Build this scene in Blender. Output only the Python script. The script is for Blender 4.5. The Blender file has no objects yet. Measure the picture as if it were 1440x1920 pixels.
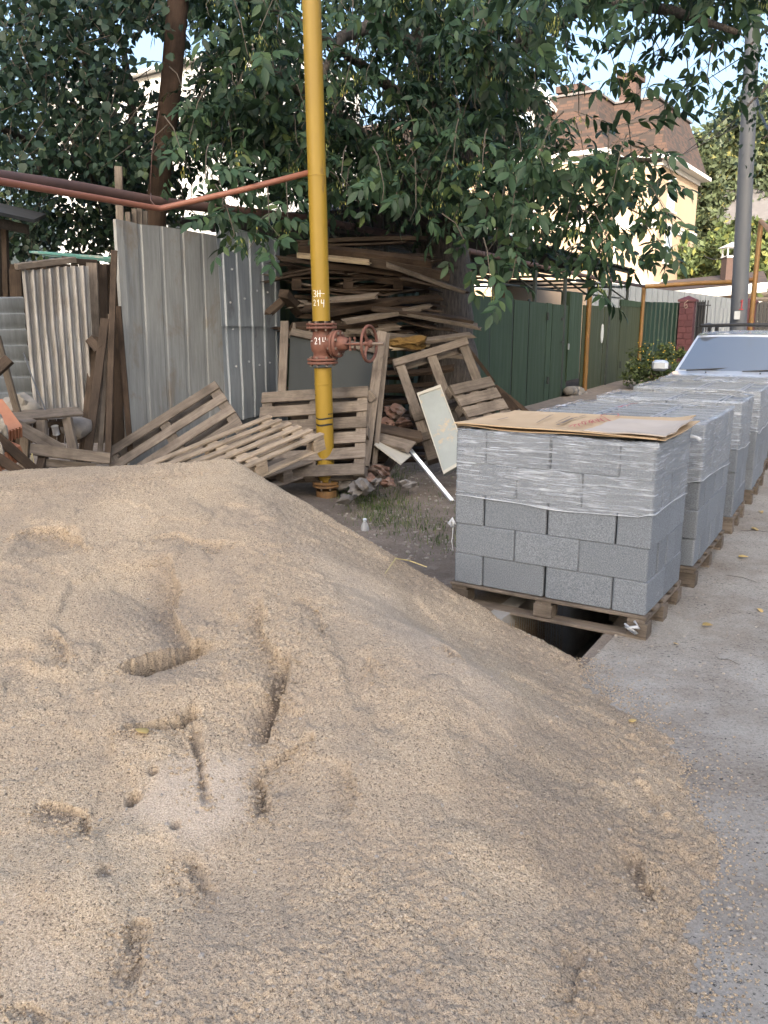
import bpy, bmesh, math, random
import numpy as np
from mathutils import Vector, Matrix, Euler
R = math.radians
random.seed(7)
scene = bpy.context.scene
COL = scene.collection

# ------------------------------------------------------------------ camera, sky, sun, exposure
FPX, PITCH, CAMH = 1540.0, 0.2255, 1.70
cam_d = bpy.data.cameras.new("camera")
cam_d.sensor_fit = 'VERTICAL'; cam_d.sensor_height = 24.0; cam_d.sensor_width = 18.0
cam_d.lens = 24.0 * FPX / 1920.0
cam_d.clip_start = 0.05; cam_d.clip_end = 2000
cam = bpy.data.objects.new("camera", cam_d); COL.objects.link(cam)
cam.location = (0, 0, CAMH); cam.rotation_euler = (math.pi/2 - PITCH, 0, 0)
scene.camera = cam

SUN_EL, SUN_AZ = 20.5, -8.0      # sun stands behind the camera, a little to its left
sx_, sy_ = math.sin(R(SUN_AZ)), -math.cos(R(SUN_AZ))
sun_dir = Vector((sx_*math.cos(R(SUN_EL)), sy_*math.cos(R(SUN_EL)), math.sin(R(SUN_EL))))
world = bpy.data.worlds.new("World"); scene.world = world; world.use_nodes = True
nt = world.node_tree; bgn = nt.nodes["Background"]
sky = nt.nodes.new("ShaderNodeTexSky"); sky.sky_type = 'NISHITA'; sky.sun_disc = False
sky.sun_elevation = R(SUN_EL); sky.sun_rotation = math.atan2(sun_dir.x, sun_dir.y)
sky.air_density = 1.0; sky.dust_density = 10.0; sky.ozone_density = 2.2
nt.links.new(sky.outputs[0], bgn.inputs[0]); bgn.inputs[1].default_value = 0.15
sun_l = bpy.data.lights.new("sun", 'SUN'); sun_l.energy = 2.0; sun_l.angle = R(0.5); sun_l.color = (1.0, .93, .82)
sun_o = bpy.data.objects.new("sun", sun_l); COL.objects.link(sun_o)
sun_o.rotation_euler = sun_dir.to_track_quat('Z', 'Y').to_euler()
scene.view_settings.view_transform = 'Standard'; scene.view_settings.look = 'None'
scene.view_settings.gamma = 1.0; scene.view_settings.exposure = 2.32
scene.cycles.use_denoising = True
scene.cycles.max_bounces = 8; scene.cycles.transparent_max_bounces = 12

# ------------------------------------------------------------------ helpers
CP, SP = math.cos(PITCH), math.sin(PITCH)
def ray(px, py):
    u = (px-720)/FPX; v = (960-py)/FPX
    return Vector((u, CP+v*SP, -SP+v*CP))
def W(px, py, Y):                 # point seen at a pixel of the photograph, Y metres away
    d = ray(px, py); return Vector((0, 0, CAMH)) + d*(Y/d.y)
def G(px, py, z=0.0):             # the same on a level plane
    d = ray(px, py); return Vector((0, 0, CAMH)) + d*((z-CAMH)/d.z)
def V(*a): return Vector(a)
def wm(o):
    m = o.matrix_basis.copy()
    return m if o.parent is None else wm(o.parent) @ o.matrix_parent_inverse @ m
def put(o, M=None, parent=None):
    if parent is not None:
        o.parent = parent; o.matrix_parent_inverse = wm(parent).inverted()
    if M is not None: o.matrix_basis = M
def frame(o, x, zh=(0, 0, 1)):
    x = Vector(x).normalized(); z = Vector(zh); z = z - x*z.dot(x)
    if z.length < 1e-5: z = Vector((0, 1, 0)) - x*x.y
    z.normalize(); y = z.cross(x)
    M = Matrix((x, y, z)).transposed().to_4x4(); M.translation = Vector(o); return M
def tag(o, label=None, cat=None, group=None, kind=None):
    if label: o["label"] = label
    if cat: o["category"] = cat
    if group: o["group"] = group
    if kind: o["kind"] = kind
    return o
def empty(name, loc, label=None, cat=None, group=None, rz=0, M=None):
    o = bpy.data.objects.new(name, None); COL.objects.link(o); o.empty_display_size = .1
    o.matrix_basis = M if M is not None else Matrix.Translation(Vector(loc)) @ Matrix.Rotation(rz, 4, 'Z')
    return tag(o, label, cat, group)
class MB:
    def __init__(s): s.v = []; s.f = []; s.mi = []; s.cur = 0
    def add(s, vs, fs):
        b = len(s.v); s.v += [tuple(p) for p in vs]; s.f += [tuple(i+b for i in f) for f in fs]; s.mi += [s.cur]*len(fs); return s
    def box(s, c, d, M=None):
        x, y, z = c; a, b, e = d[0]/2, d[1]/2, d[2]/2
        vs = [Vector((x+i*a, y+j*b, z+k*e)) for k in (-1, 1) for j in (-1, 1) for i in (-1, 1)]
        if M is not None: vs = [M @ p for p in vs]
        return s.add(vs, [(0,2,3,1),(4,5,7,6),(0,1,5,4),(2,6,7,3),(0,4,6,2),(1,3,7,5)])
    def rbox(s, c, d, b=.01, M=None):       # box with chamfered edges all round
        x, y, z = c; hx, hy, hz = d[0]/2, d[1]/2, d[2]/2
        rings = []
        for (zz, ins) in ((-hz, b), (-hz+b, 0), (hz-b, 0), (hz, b)):
            ax, ay = hx-ins, hy-ins; q = b
            rings.append([(x+p[0], y+p[1], z+zz) for p in ((-ax+q,-ay),(ax-q,-ay),(ax,-ay+q),(ax,ay-q),(ax-q,ay),(-ax+q,ay),(-ax,ay-q),(-ax,-ay+q))])
        vs = [Vector(p) for r in rings for p in r]
        if M is not None: vs = [M @ p for p in vs]
        fs = [tuple(range(7, -1, -1)), tuple(range(24, 32))]
        for k in range(3):
            for i in range(8): fs.append((k*8+i, k*8+(i+1) % 8, k*8+8+(i+1) % 8, k*8+8+i))
        return s.add(vs, fs)
    def tube(s, pts, r, n=10, cap=True):
        pts = [Vector(p) for p in pts]; m = len(pts)
        rs = r if isinstance(r, (list, tuple)) else [r]*m
        up = None; vs = []
        for i, p in enumerate(pts):
            t = (pts[min(i+1, m-1)]-pts[max(i-1, 0)])
            if t.length < 1e-9: t = Vector((0, 0, 1))
            t.normalize()
            if up is None: up = Vector((0, 0, 1)) if abs(t.z) < .9 else Vector((1, 0, 0))
            a = t.cross(up)
            if a.length < 1e-6: a = t.cross(Vector((0, 1, 0)))
            a.normalize(); b = a.cross(t); up = b
            vs += [p + (a*math.cos(2*math.pi*k/n) + b*math.sin(2*math.pi*k/n))*rs[i] for k in range(n)]
        fs = [(i*n+k, i*n+(k+1) % n, (i+1)*n+(k+1) % n, (i+1)*n+k) for i in range(m-1) for k in range(n)]
        if cap: fs += [tuple(range(n-1, -1, -1)), tuple(range((m-1)*n, m*n))]
        return s.add(vs, fs)
    def lathe(s, prof, n=24, M=None):       # profile of (radius, height)
        vs = [Vector((r*math.cos(2*math.pi*k/n), r*math.sin(2*math.pi*k/n), z)) for r, z in prof for k in range(n)]
        if M is not None: vs = [M @ p for p in vs]
        m = len(prof)
        fs = [(i*n+k, i*n+(k+1) % n, (i+1)*n+(k+1) % n, (i+1)*n+k) for i in range(m-1) for k in range(n)]
        fs += [tuple(range(n-1, -1, -1)), tuple(range((m-1)*n, m*n))]
        return s.add(vs, fs)
    def prism(s, pts, n):                   # polygon pts extruded along vector n
        pts = [Vector(p) for p in pts]; n = Vector(n); k = len(pts)
        vs = pts + [p+n for p in pts]
        return s.add(vs, [tuple(range(k-1, -1, -1)), tuple(range(k, 2*k))] + [(i, (i+1) % k, k+(i+1) % k, k+i) for i in range(k)])
    def mesh(s, name):
        me = bpy.data.meshes.new(name); me.from_pydata(s.v, [], s.f); me.update(); return me
    def build(s, name, mat, parent=None, smooth=False, M=None, fix=True):
        me = s.mesh(name)
        if fix:
            bm = bmesh.new(); bm.from_mesh(me); bmesh.ops.recalc_face_normals(bm, faces=bm.faces); bm.to_mesh(me); bm.free()
        for m in (mat if isinstance(mat, (list, tuple)) else [mat]): me.materials.append(m)
        if isinstance(mat, (list, tuple)): me.polygons.foreach_set('material_index', s.mi)
        o = bpy.data.objects.new(name, me); COL.objects.link(o)
        if smooth: shade(me, smooth)
        put(o, M, parent); return o
def shade(me, smooth):
    me.polygons.foreach_set('use_smooth', [True]*len(me.polygons))
    if smooth != 'all' and hasattr(me, 'set_sharp_from_angle'): me.set_sharp_from_angle(angle=R(40))
def inst(name, me, M=None, parent=None):
    o = bpy.data.objects.new(name, me); COL.objects.link(o); put(o, M, parent); return o

def vnoise(x, y, seed=0):
    x = np.asarray(x, float); y = np.asarray(y, float)
    xi = np.floor(x).astype(np.int64); yi = np.floor(y).astype(np.int64); fx = x-xi; fy = y-yi
    fx = fx*fx*fx*(fx*(fx*6-15)+10); fy = fy*fy*fy*(fy*(fy*6-15)+10)
    def h(a, b):
        n = (a*374761393 + b*668265263 + seed*982451653) & 0x7fffffff
        n = ((n ^ (n >> 13))*1274126177) & 0x7fffffff
        n = (n ^ (n >> 16)) & 0xffff
        return n/32768.0-1.0
    return (h(xi, yi)*(1-fx)+h(xi+1, yi)*fx)*(1-fy) + (h(xi, yi+1)*(1-fx)+h(xi+1, yi+1)*fx)*fy
def fbm(x, y, oct=3, seed=0):
    t = 0; a = 1
    for i in range(oct): t = t + a*vnoise(x*2**i, y*2**i, seed+i*11); a *= .5
    return t
def sstep(a, b, x): 
    t = np.clip((x-a)/(b-a), 0, 1); return t*t*(3-2*t)

# ------------------------------------------------------------------ materials
class NB:
    def __init__(s, name):
        s.m = bpy.data.materials.new(name); s.m.use_nodes = True; s.t = s.m.node_tree
        s.b = s.t.nodes["Principled BSDF"]; s.out = s.t.nodes["Material Output"]; s.co = None
    def n(s, ty, **kw):
        d = s.t.nodes.new(ty)
        for k, v in kw.items(): setattr(d, k, v)
        return d
    def l(s, a, b): s.t.links.new(a, b)
    def coord(s, stretch=(1, 1, 1), rand=True):
        tc = s.n("ShaderNodeTexCoord"); mp = s.n("ShaderNodeMapping"); mp.inputs['Scale'].default_value = stretch
        s.l(tc.outputs['Object'], mp.inputs['Vector'])
        if rand:
            oi = s.n("ShaderNodeObjectInfo"); mu = s.n("ShaderNodeMath", operation='MULTIPLY'); mu.inputs[1].default_value = 91.7
            s.l(oi.outputs['Random'], mu.inputs[0]); s.l(mu.outputs[0], mp.inputs['Location'])
        return mp.outputs['Vector']
    def noise(s, co, scale, detail=4, rough=.6, dist=0):
        d = s.n("ShaderNodeTexNoise"); d.inputs['Scale'].default_value = scale; d.inputs['Detail'].default_value = detail
        d.inputs['Roughness'].default_value = rough; d.inputs['Distortion'].default_value = dist
        s.l(co, d.inputs['Vector']); return d.outputs['Fac']
    def ramp(s, fac, stops):
        d = s.n("ShaderNodeValToRGB"); e = d.color_ramp.elements
        while len(e) < len(stops): e.new(.5)
        for i, (p, c) in enumerate(stops):
            e[i].position = p; e[i].color = (c, c, c, 1) if isinstance(c, (int, float)) else (*c, 1)
        s.l(fac, d.inputs[0]); return d.outputs[0]
    def mix(s, fac, a, b, mode='MIX'):
        d = s.n("ShaderNodeMix", data_type='RGBA', blend_type=mode)
        for i, v in ((0, fac), (6, a), (7, b)):
            if isinstance(v, (int, float)): d.inputs[i].default_value = v
            elif isinstance(v, tuple): d.inputs[i].default_value = (*v, 1)
            else: s.l(v, d.inputs[i])
        return d.outputs[2]
    def vary(s, col, amt, sat=0):
        oi = s.n("ShaderNodeObjectInfo"); mr = s.n("ShaderNodeMapRange"); mr.inputs[3].default_value = 1-amt; mr.inputs[4].default_value = 1+amt
        s.l(oi.outputs['Random'], mr.inputs[0]); h = s.n("ShaderNodeHueSaturation"); s.l(col, h.inputs['Color']); s.l(mr.outputs[0], h.inputs['Value'])
        return h.outputs[0]
    def bump(s, h, strength=.3, dist=.01):
        d = s.n("ShaderNodeBump"); d.inputs['Strength'].default_value = strength; d.inputs['Distance'].default_value = dist
        s.l(h, d.inputs['Height']); s.l(d.outputs[0], s.b.inputs['Normal'])
    def fin(s, col=None, rough=.8, metal=0, spec=None):
        if col is not None:
            if isinstance(col, tuple): s.b.inputs['Base Color'].default_value = (*col, 1)
            else: s.l(col, s.b.inputs['Base Color'])
        if isinstance(rough, (int, float)): s.b.inputs['Roughness'].default_value = rough
        else: s.l(rough, s.b.inputs['Roughness'])
        s.b.inputs['Metallic'].default_value = metal
        if spec is not None: s.b.inputs['Specular IOR Level'].default_value = spec
        return s.m
def simple(name, c1, c2=None, scale=4, stretch=(1,1,1), rough=.8, metal=0, var=0, bscale=0, bstr=.3, bdist=.004, c3=None, s3=12, t3=(.55,.7), rand=True, spec=None):
    b = NB(name); co = b.coord(stretch, rand)
    c2 = c2 or tuple(x*.75 for x in c1)
    col = b.ramp(b.noise(co, scale, 6, .65), [(.3, c2), (.7, c1)])
    if c3: col = b.mix(b.ramp(b.noise(co, s3, 5, .7), [(t3[0], 0.0), (t3[1], 1.0)]), col, c3)
    if var: col = b.vary(col, var)
    if bscale: b.bump(b.noise(co, bscale, 5, .7), bstr, bdist)
    return b.fin(col, rough, metal, spec)
def woodmat(name, c1, c2, c3=None, var=.25, rough=.9):
    b = NB(name); co = b.coord((1.3, 16, 16)); co2 = b.coord((3, 3, 3))
    g = b.noise(co, 3.0, 8, .7, .6)
    col = b.ramp(g, [(.25, c2), (.5, tuple((x+y)/2 for x, y in zip(c1, c2))), (.75, c1)])
    col = b.mix(b.ramp(b.noise(co2, 1.6, 4, .6), [(.45, 0.0), (.75, .8)]), col, c3 or tuple(x*.55 for x in c2))
    fine = b.noise(co, 14, 6, .8)
    col = b.mix(.35, col, b.ramp(fine, [(.35, .35), (.6, 1.0)]), 'MULTIPLY')
    col = b.vary(col, var)
    b.bump(b.noise(co, 9, 8, .8), .55, .004)
    return b.fin(col, rough, 0, .25)
def sheetmat(name, c1, c2, rust, rough=.5, metal=.6, rt=(.6, .75), var=0):
    b = NB(name); co = b.coord((1, 1, .08)); co2 = b.coord((1, 1, .5))
    col = b.ramp(b.noise(co, 22, 6, .7), [(.3, c2), (.7, c1)])
    col = b.mix(b.ramp(b.noise(co2, 3.2, 7, .7, .4), [(rt[0], 0.0), (rt[1], .85)]), col, rust)
    if var: col = b.vary(col, var)
    b.bump(b.noise(co2, 14, 5, .7), .15, .004)
    return b.fin(col, b.ramp(b.noise(co, 9, 4), [(.3, rough-.12), (.7, rough+.2)]), metal)
def leafmat(name, c1, c2, var=.0, trans=.25, rough=.5):
    b = NB(name); geo = b.n("ShaderNodeNewGeometry")
    co = b.coord((1, 1, 1)); 
    col = b.ramp(geo.outputs['Random Per Island'], [(0, c2), (.6, c1), (.85, tuple(x*1.35 for x in c1)), (1, (c1[0]*2.4, c1[1]*1.75, c1[2]*1.1))])
    if var: col = b.vary(col, var)
    b.fin(col, rough, 0, .28)
    tr = b.n("ShaderNodeBsdfTranslucent"); b.l(col, tr.inputs[0]); mx = b.n("ShaderNodeMixShader"); mx.inputs[0].default_value = trans
    b.l(b.b.outputs[0], mx.inputs[1]); b.l(tr.outputs[0], mx.inputs[2]); b.l(mx.outputs[0], b.out.inputs[0])
    return b.m
MT = {}
MT['wood_old'] = woodmat('old_grey_wood', (.245, .205, .165), (.10, .08, .064))
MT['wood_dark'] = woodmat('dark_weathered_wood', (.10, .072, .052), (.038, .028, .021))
MT['wood_pale'] = woodmat('pale_pallet_wood', (.44, .355, .26), (.25, .195, .14), var=.15)
MT['wood_pole'] = woodmat('creosoted_pole', (.085, .053, .035), (.035, .023, .017), var=0)
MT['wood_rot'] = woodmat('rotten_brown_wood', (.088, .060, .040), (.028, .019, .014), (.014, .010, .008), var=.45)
MT['wood_fresh'] = woodmat('split_pale_wood', (.55, .45, .31), (.33, .25, .16), var=.1)
MT['bark'] = simple('bark', (.15, .122, .097), (.034, .028, .023), 7, (4.5, 4.5, .8), .95, bscale=6, bstr=1, bdist=.04)
MT['twig'] = simple('twig', (.12, .10, .075), (.06, .05, .04), 6, rough=.9)
MT['ash_leaf'] = leafmat('ash_leaf', (.036, .070, .034), (.013, .029, .017), trans=.22)
MT['seed'] = leafmat('ash_key', (.24, .27, .085), (.15, .17, .055), trans=.35)
MT['round_leaf'] = leafmat('linden_leaf', (.030, .058, .033), (.012, .026, .017), trans=.16)
MT['far_leaf'] = leafmat('far_leaf', (.075, .095, .05), (.036, .05, .028), trans=.3)
MT['far_leaf2'] = leafmat('far_light_leaf', (.095, .125, .05), (.05, .07, .03), trans=.3)
MT['bush_leaf'] = leafmat('bush_leaf', (.06, .085, .03), (.025, .04, .018))
MT['petal'] = simple('petal', (.45, .30, .03), rough=.6)
MT['grass'] = leafmat('grass_blade', (.10, .145, .045), (.05, .075, .025), trans=.3)
MT['straw'] = simple('straw', (.55, .45, .2), rough=.7)
MT['dry_leaf'] = simple('dry_leaf', (.62, .45, .16), (.42, .27, .09), 20, rough=.6, var=.2)
MT['galv'] = sheetmat('galvanised_profile', (.44, .475, .50), (.28, .31, .335), (.15, .145, .14), .5, .3)
MT['galv_dirty'] = sheetmat('dirty_zinc_sheet', (.36, .37, .36), (.22, .225, .22), (.22, .165, .11), .6, .25, (.54, .74))
MT['galv_wave'] = sheetmat('stained_corrugated_sheet', (.33, .325, .31), (.155, .135, .115), (.12, .07, .04), .55, .2, (.56, .78))
MT['galv_rib'] = sheetmat('ribbed_grey_sheet', (.27, .29, .295), (.17, .185, .19), (.14, .13, .12), .6, .25)
MT['white_sheet'] = sheetmat('white_profiled_sheet', (.155, .175, .195), (.125, .142, .158), (.11, .115, .12), .7, .0)
MT['green'] = sheetmat('green_painted_steel', (.022, .044, .020), (.016, .033, .015), (.011, .021, .011), .75, .0, (.6, .9), .12)
MT['green_light'] = sheetmat('faded_green_steel', (.040, .052, .022), (.029, .039, .017), (.018, .026, .012), .75, .0, (.6, .9), .08)
MT['green_dark'] = sheetmat('dark_green_steel', (.010, .030, .021), (.006, .019, .014), (.012, .018, .014), .4, .0)
MT['black_steel'] = simple('black_steel', (.02, .02, .021), (.012, .012, .012), 5, rough=.5)
MT['dark_steel'] = simple('dark_green_steelwork', (.022, .032, .028), (.012, .016, .014), 5, rough=.6)
MT['dark_roof'] = simple('sooty_roof_sheet', (.045, .043, .04), (.02, .019, .018), 3, rough=.8)
MT['yellow'] = simple('yellow_pipe_paint', (.30, .19, .016), (.245, .152, .014), 2.2, (1, 1, .35), .5, bscale=60, bstr=.12, c3=(.13, .08, .03), s3=5, t3=(.60, .74))
MT['ochre'] = simple('rusty_ochre_paint', (.155, .082, .014), (.11, .054, .012), 4, rough=.55, c3=(.16, .07, .025), s3=6, t3=(.52, .7))
MT['red_oxide'] = simple('red_oxide_cast_iron', (.19, .08, .053), (.11, .046, .033), 9, rough=.7, bscale=70, bstr=.4, c3=(.10, .06, .045), s3=14, t3=(.55, .72))
MT['rust_flange'] = simple('rusty_ochre_flange', (.30, .17, .06), (.17, .09, .04), 11, rough=.8, bscale=80, bstr=.5, c3=(.09, .06, .04), s3=14, t3=(.5, .7))
MT['orange_pipe'] = simple('primer_red_pipe', (.29, .118, .072), (.22, .085, .053), 5, rough=.5, c3=(.22, .10, .07), s3=5, t3=(.58, .8))
MT['brown_pipe'] = simple('brown_rust_pipe', (.12, .065, .05), (.075, .043, .036), 4, rough=.7, c3=(.36, .22, .03), s3=1.3, t3=(.62, .66))
MT['white_paint'] = simple('white_brush_paint', (.82, .82, .8), (.72, .72, .7), 30, rough=.5)
MT['black_tape'] = simple('black_paint', (.015, .015, .015), rough=.5)
MT['steel'] = simple('bolt_steel', (.25, .2, .16), (.14, .10, .08), 30, rough=.6, metal=.4)
MT['alu'] = simple('bare_aluminium', (.72, .74, .76), (.62, .64, .66), 8, rough=.3, metal=.8)
MT['white_board'] = simple('white_board', (.42, .40, .34), (.36, .34, .29), 3, rough=.6, c3=(.45, .36, .24), s3=5, t3=(.62, .78))
MT['enamel'] = simple('chipped_pale_enamel', (.27, .295, .28), (.21, .23, .22), 3, rough=.5, c3=(.40, .30, .19), s3=4.5, t3=(.56, .66))
MT['brick'] = simple('broken_brick', (.17, .095, .068), (.11, .065, .05), 12, rough=.9, bscale=50, bstr=.5, var=.3, c3=(.19, .165, .145), s3=8, t3=(.5, .7))
MT['brick_dark'] = simple('dark_brown_brick', (.075, .045, .036), (.05, .03, .026), 10, rough=.9, bscale=30)
MT['clay'] = simple('orange_hollow_clay', (.36, .165, .095), (.28, .12, .07), 8, rough=.85, bscale=60, bstr=.3)
MT['rubble'] = simple('grey_rubble', (.21, .19, .17), (.12, .11, .10), 9, rough=.95, bscale=40, bstr=.6, var=.25)
MT['rag'] = simple('dirty_white_rag', (.30, .275, .24), (.19, .175, .15), 7, rough=.95, bscale=60, bstr=.5)
MT['moss'] = simple('rusty_moss', (.22, .13, .035), (.12, .07, .02), 20, rough=1, bscale=40, bstr=1, bdist=.02)
MT['teal'] = simple('flaking_teal_paint', (.16, .40, .32), (.12, .30, .25), 6, rough=.7, c3=(.5, .48, .4), s3=3, t3=(.5, .6))
MT['concrete'] = simple('old_concrete', (.36, .34, .31), (.25, .235, .21), 5, rough=.9, bscale=60, bstr=.4)
MT['pole_grey'] = simple('grey_pole', (.085, .093, .105), (.066, .072, .082), 3, (1, 1, .25), .6, bscale=40, bstr=.2)
MT['wine_red'] = simple('wine_red_block', (.065, .015, .019), (.045, .010, .013), 6, rough=.7, bscale=25, bstr=.4)
MT['cream'] = simple('cream_render', (.385, .29, .205), (.35, .262, .182), 1.2, rough=.9, bscale=80, bstr=.1)
MT['white_trim'] = simple('white_trim', (.60, .60, .59), (.54, .54, .53), 2, rough=.6)
MT['white_siding'] = simple('white_siding', (.46, .46, .455), (.40, .40, .395), 1.5, rough=.7)
MT['roof_grey'] = simple('grey_roofing', (.13, .12, .12), (.09, .085, .085), 3, rough=.8)
MT['old_logs'] = woodmat('old_timber_wall', (.12, .10, .085), (.06, .05, .043), var=.1)
MT['rubber'] = simple('tyre_rubber', (.018, .018, .018), rough=.85)
MT['plastic_black'] = simple('black_plastic', (.018, .018, .019), rough=.55)
MT['wire'] = simple('black_cable', (.02, .02, .022), rough=.7)
MT['red_ink'] = simple('red_marker', (.42, .05, .06), rough=.7)
MT['print'] = simple('grey_print', (.22, .17, .13), rough=.8)
MT['sign'] = simple('pale_grey_enamel_sign', (.42, .44, .44), (.35, .37, .37), 4, rough=.5)
MT['stone'] = simple('field_stone', (.20, .18, .155), (.12, .11, .095), 7, rough=.9, var=.25, bscale=30)
MT['pebble'] = simple('pebble', (.40, .355, .30), (.22, .195, .165), 25, rough=.85)

def glassmat(name, col, rough=.04, alpha=1, spec=.8):
    b = NB(name); b.fin(col, rough, 0, spec); 
    if alpha < 1: b.b.inputs['Alpha'].default_value = alpha
    return b.m
MT['glass_dark'] = glassmat('dark_window_glass', (.018, .022, .026))
MT['windscreen'] = glassmat('car_windscreen', (.13, .15, .175), .03); MT['windscreen'].node_tree.nodes['Principled BSDF'].inputs['IOR'].default_value = 2.1
MT['glass_blue'] = glassmat('blind_behind_glass', (.30, .38, .48), .15)
MT['glass_dusty'] = glassmat('dusty_pane', (.05, .055, .055), .75, .93, .15)
MT['lamp_glass'] = glassmat('headlamp_lens', (.6, .65, .7), .08)
b = NB('silver_blue_car_paint'); b.fin((.60, .645, .70), .25, .1); b.b.inputs['Coat Weight'].default_value = .6; MT['car'] = b.m
# brown shingle: rows of tabs in mixed browns
def shingle(name, c1, c2, c3, sc=1.0):
    b = NB(name); tc = b.n("ShaderNodeTexCoord"); br = b.n("ShaderNodeTexBrick"); br.offset = .5
    br.inputs['Scale'].default_value = sc; br.inputs['Mortar Size'].default_value = .012; br.inputs['Bias'].default_value = -.1
    br.inputs['Brick Width'].default_value = .42; br.inputs['Row Height'].default_value = .16
    br.inputs['Color1'].default_value = (*c1, 1); br.inputs['Color2'].default_value = (*c2, 1); br.inputs['Mortar'].default_value = (*c3, 1)
    b.l(tc.outputs['UV'], br.inputs['Vector'])
    mp = b.n("ShaderNodeMapping"); mp.inputs['Scale'].default_value = (2.4, 6.2, 1); b.l(tc.outputs['UV'], mp.inputs[0])
    wn = b.n("ShaderNodeTexWhiteNoise"); sn = b.n("ShaderNodeVectorMath", operation='FLOOR'); b.l(mp.outputs[0], sn.inputs[0]); b.l(sn.outputs[0], wn.inputs['Vector'])
    col = b.mix(b.ramp(wn.outputs['Value'], [(.52, 0.0), (.62, .92)]), br.outputs['Color'], c3)
    b.bump(br.outputs['Fac'], -.4, .01); return b.fin(col, .95)
MT['shingle'] = shingle('brown_shingle', (.066, .038, .028), (.048, .028, .022), (.026, .020, .018))
# concrete block: open coarse aggregate, pale and dark grains
b = NB('lightweight_concrete'); co = b.coord()
g1 = b.noise(co, 165, 3, .8); g2 = b.noise(co, 3, 5, .6)
col = b.ramp(g1, [(.30, (.066, .074, .084)), (.46, (.143, .159, .179)), (.72, (.28, .306, .336))])
col = b.mix(b.ramp(g2, [(.35, 0.0), (.7, .4)]), col, (.135, .155, .18)); 
col = b.mix(b.ramp(b.noise(co, 7, 6, .75, 1.), [(.68, 0.0), (.76, .5)]), col, (.5, .51, .52)); col = b.vary(col, .10)
b.bump(g1, .7, .004); MT['block'] = b.fin(col, .95)
MT['block_rim'] = simple('dusty_block_rim', (.33, .345, .36), (.23, .24, .255), 60, rough=.95, bscale=150, bstr=.6)
# stretch film
b = NB('stretch_film'); co = b.coord((.5, .5, 9)); co2 = b.coord((2.2, 2.2, 5)); co3 = b.coord((1.2, 1.2, 22))
st = b.noise(co, 5.5, 5, .7, .6); bl = b.noise(co2, 2.0, 4, .6, 1.0); fi = b.noise(co3, 4.5, 3, .6, .3)
al = b.ramp(st, [(.36, .12), (.50, .26), (.60, .58), (.70, .9)]); al3 = b.ramp(fi, [(.49, .0), (.62, .8)])
al2 = b.ramp(bl, [(.35, .6), (.65, 1.15)])
mx0 = b.n("ShaderNodeMath", operation='MAXIMUM'); b.l(al, mx0.inputs[0]); b.l(al3, mx0.inputs[1])
mu = b.n("ShaderNodeMath", operation='MULTIPLY'); mu.use_clamp = True; b.l(mx0.outputs[0], mu.inputs[0]); b.l(al2, mu.inputs[1])
b.bump(st, 1.0, .02); b.fin((.50, .54, .59), .2, 0, .9); b.l(mu.outputs[0], b.b.inputs['Alpha']); MT['film'] = b.m
b = NB('gathered_film'); b.fin((.62, .65, .69), .3, 0, .6); b.b.inputs['Alpha'].default_value = .6; MT['film_edge'] = b.m
# cardboard
b = NB('cardboard'); co = b.coord((1, 1, 1)); w = b.noise(co, 1.8, 5, .6)
col = b.ramp(w, [(.3, (.42, .30, .185)), (.7, (.52, .39, .25))]); col = b.mix(b.ramp(b.noise(co, 3.3, 4, .6), [(.6, 0.0), (.75, .5)]), col, (.58, .46, .32))
b.bump(b.noise(b.coord((1, 60, 1)), 3, 2), .12, .003); MT['card'] = b.fin(col, .85, 0, .2)
MT['card_grey'] = simple('grey_faced_cardboard', (.46, .40, .34), (.38, .32, .26), 2.5, rough=.85)
# sand
b = NB('coarse_river_sand'); co = b.coord(rand=False)
g = b.noise(co, 185, 2, .85); g2 = b.noise(co, 70, 3, .8); lg = b.noise(co, 1.3, 6, .65); md = b.noise(co, 5.0, 6, .7); pit = b.noise(co, 120, 2, .75)
col = b.ramp(g, [(.30, (.16, .115, .07)), (.42, (.40, .307, .205)), (.57, (.545, .428, .296)), (.72, (.78, .65, .49))])
col = b.mix(b.ramp(pit, [(.35, .95), (.44, 0.0)]), col, (.08, .058, .042))
col = b.mix(b.ramp(g2, [(.32, .45), (.44, 0.0)]), col, (.22, .165, .115))
col = b.mix(b.ramp(lg, [(.38, .75), (.58, 0.0)]), col, b.mix(.55, col, (.25, .205, .165)))
col = b.mix(b.ramp(lg, [(.55, 0.0), (.72, .35)]), col, b.mix(.5, col, (.70, .56, .40)))
col = b.mix(b.ramp(md, [(.36, .45), (.5, 0.0)]), col, b.mix(.5, col, (.30, .235, .175)))
at = b.n("ShaderNodeAttribute"); at.attribute_name = 'dry'; col = b.mix(at.outputs['Fac'], col, b.ramp(g, [(.32, (.40, .318, .235)), (.68, (.70, .575, .45))]))  # pale dry sand, and the painted light along the crest
at2 = b.n("ShaderNodeAttribute"); at2.attribute_name = 'damp'; col = b.mix(at2.outputs['Fac'], col, b.ramp(g, [(.32, (.055, .042, .033)), (.7, (.22, .17, .13))]))  # painted shade of cuts and holes, and the greyer damp flank
ad = b.n("ShaderNodeMath", operation='ADD'); b.l(g, ad.inputs[0]); b.l(pit, ad.inputs[1]); ad2 = b.n("ShaderNodeMath", operation='ADD'); b.l(ad.outputs[0], ad2.inputs[0]); b.l(g2, ad2.inputs[1])
b.bump(ad2.outputs[0], .8, .007); MT['sand'] = b.fin(col, .95, 0, .15)
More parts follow.
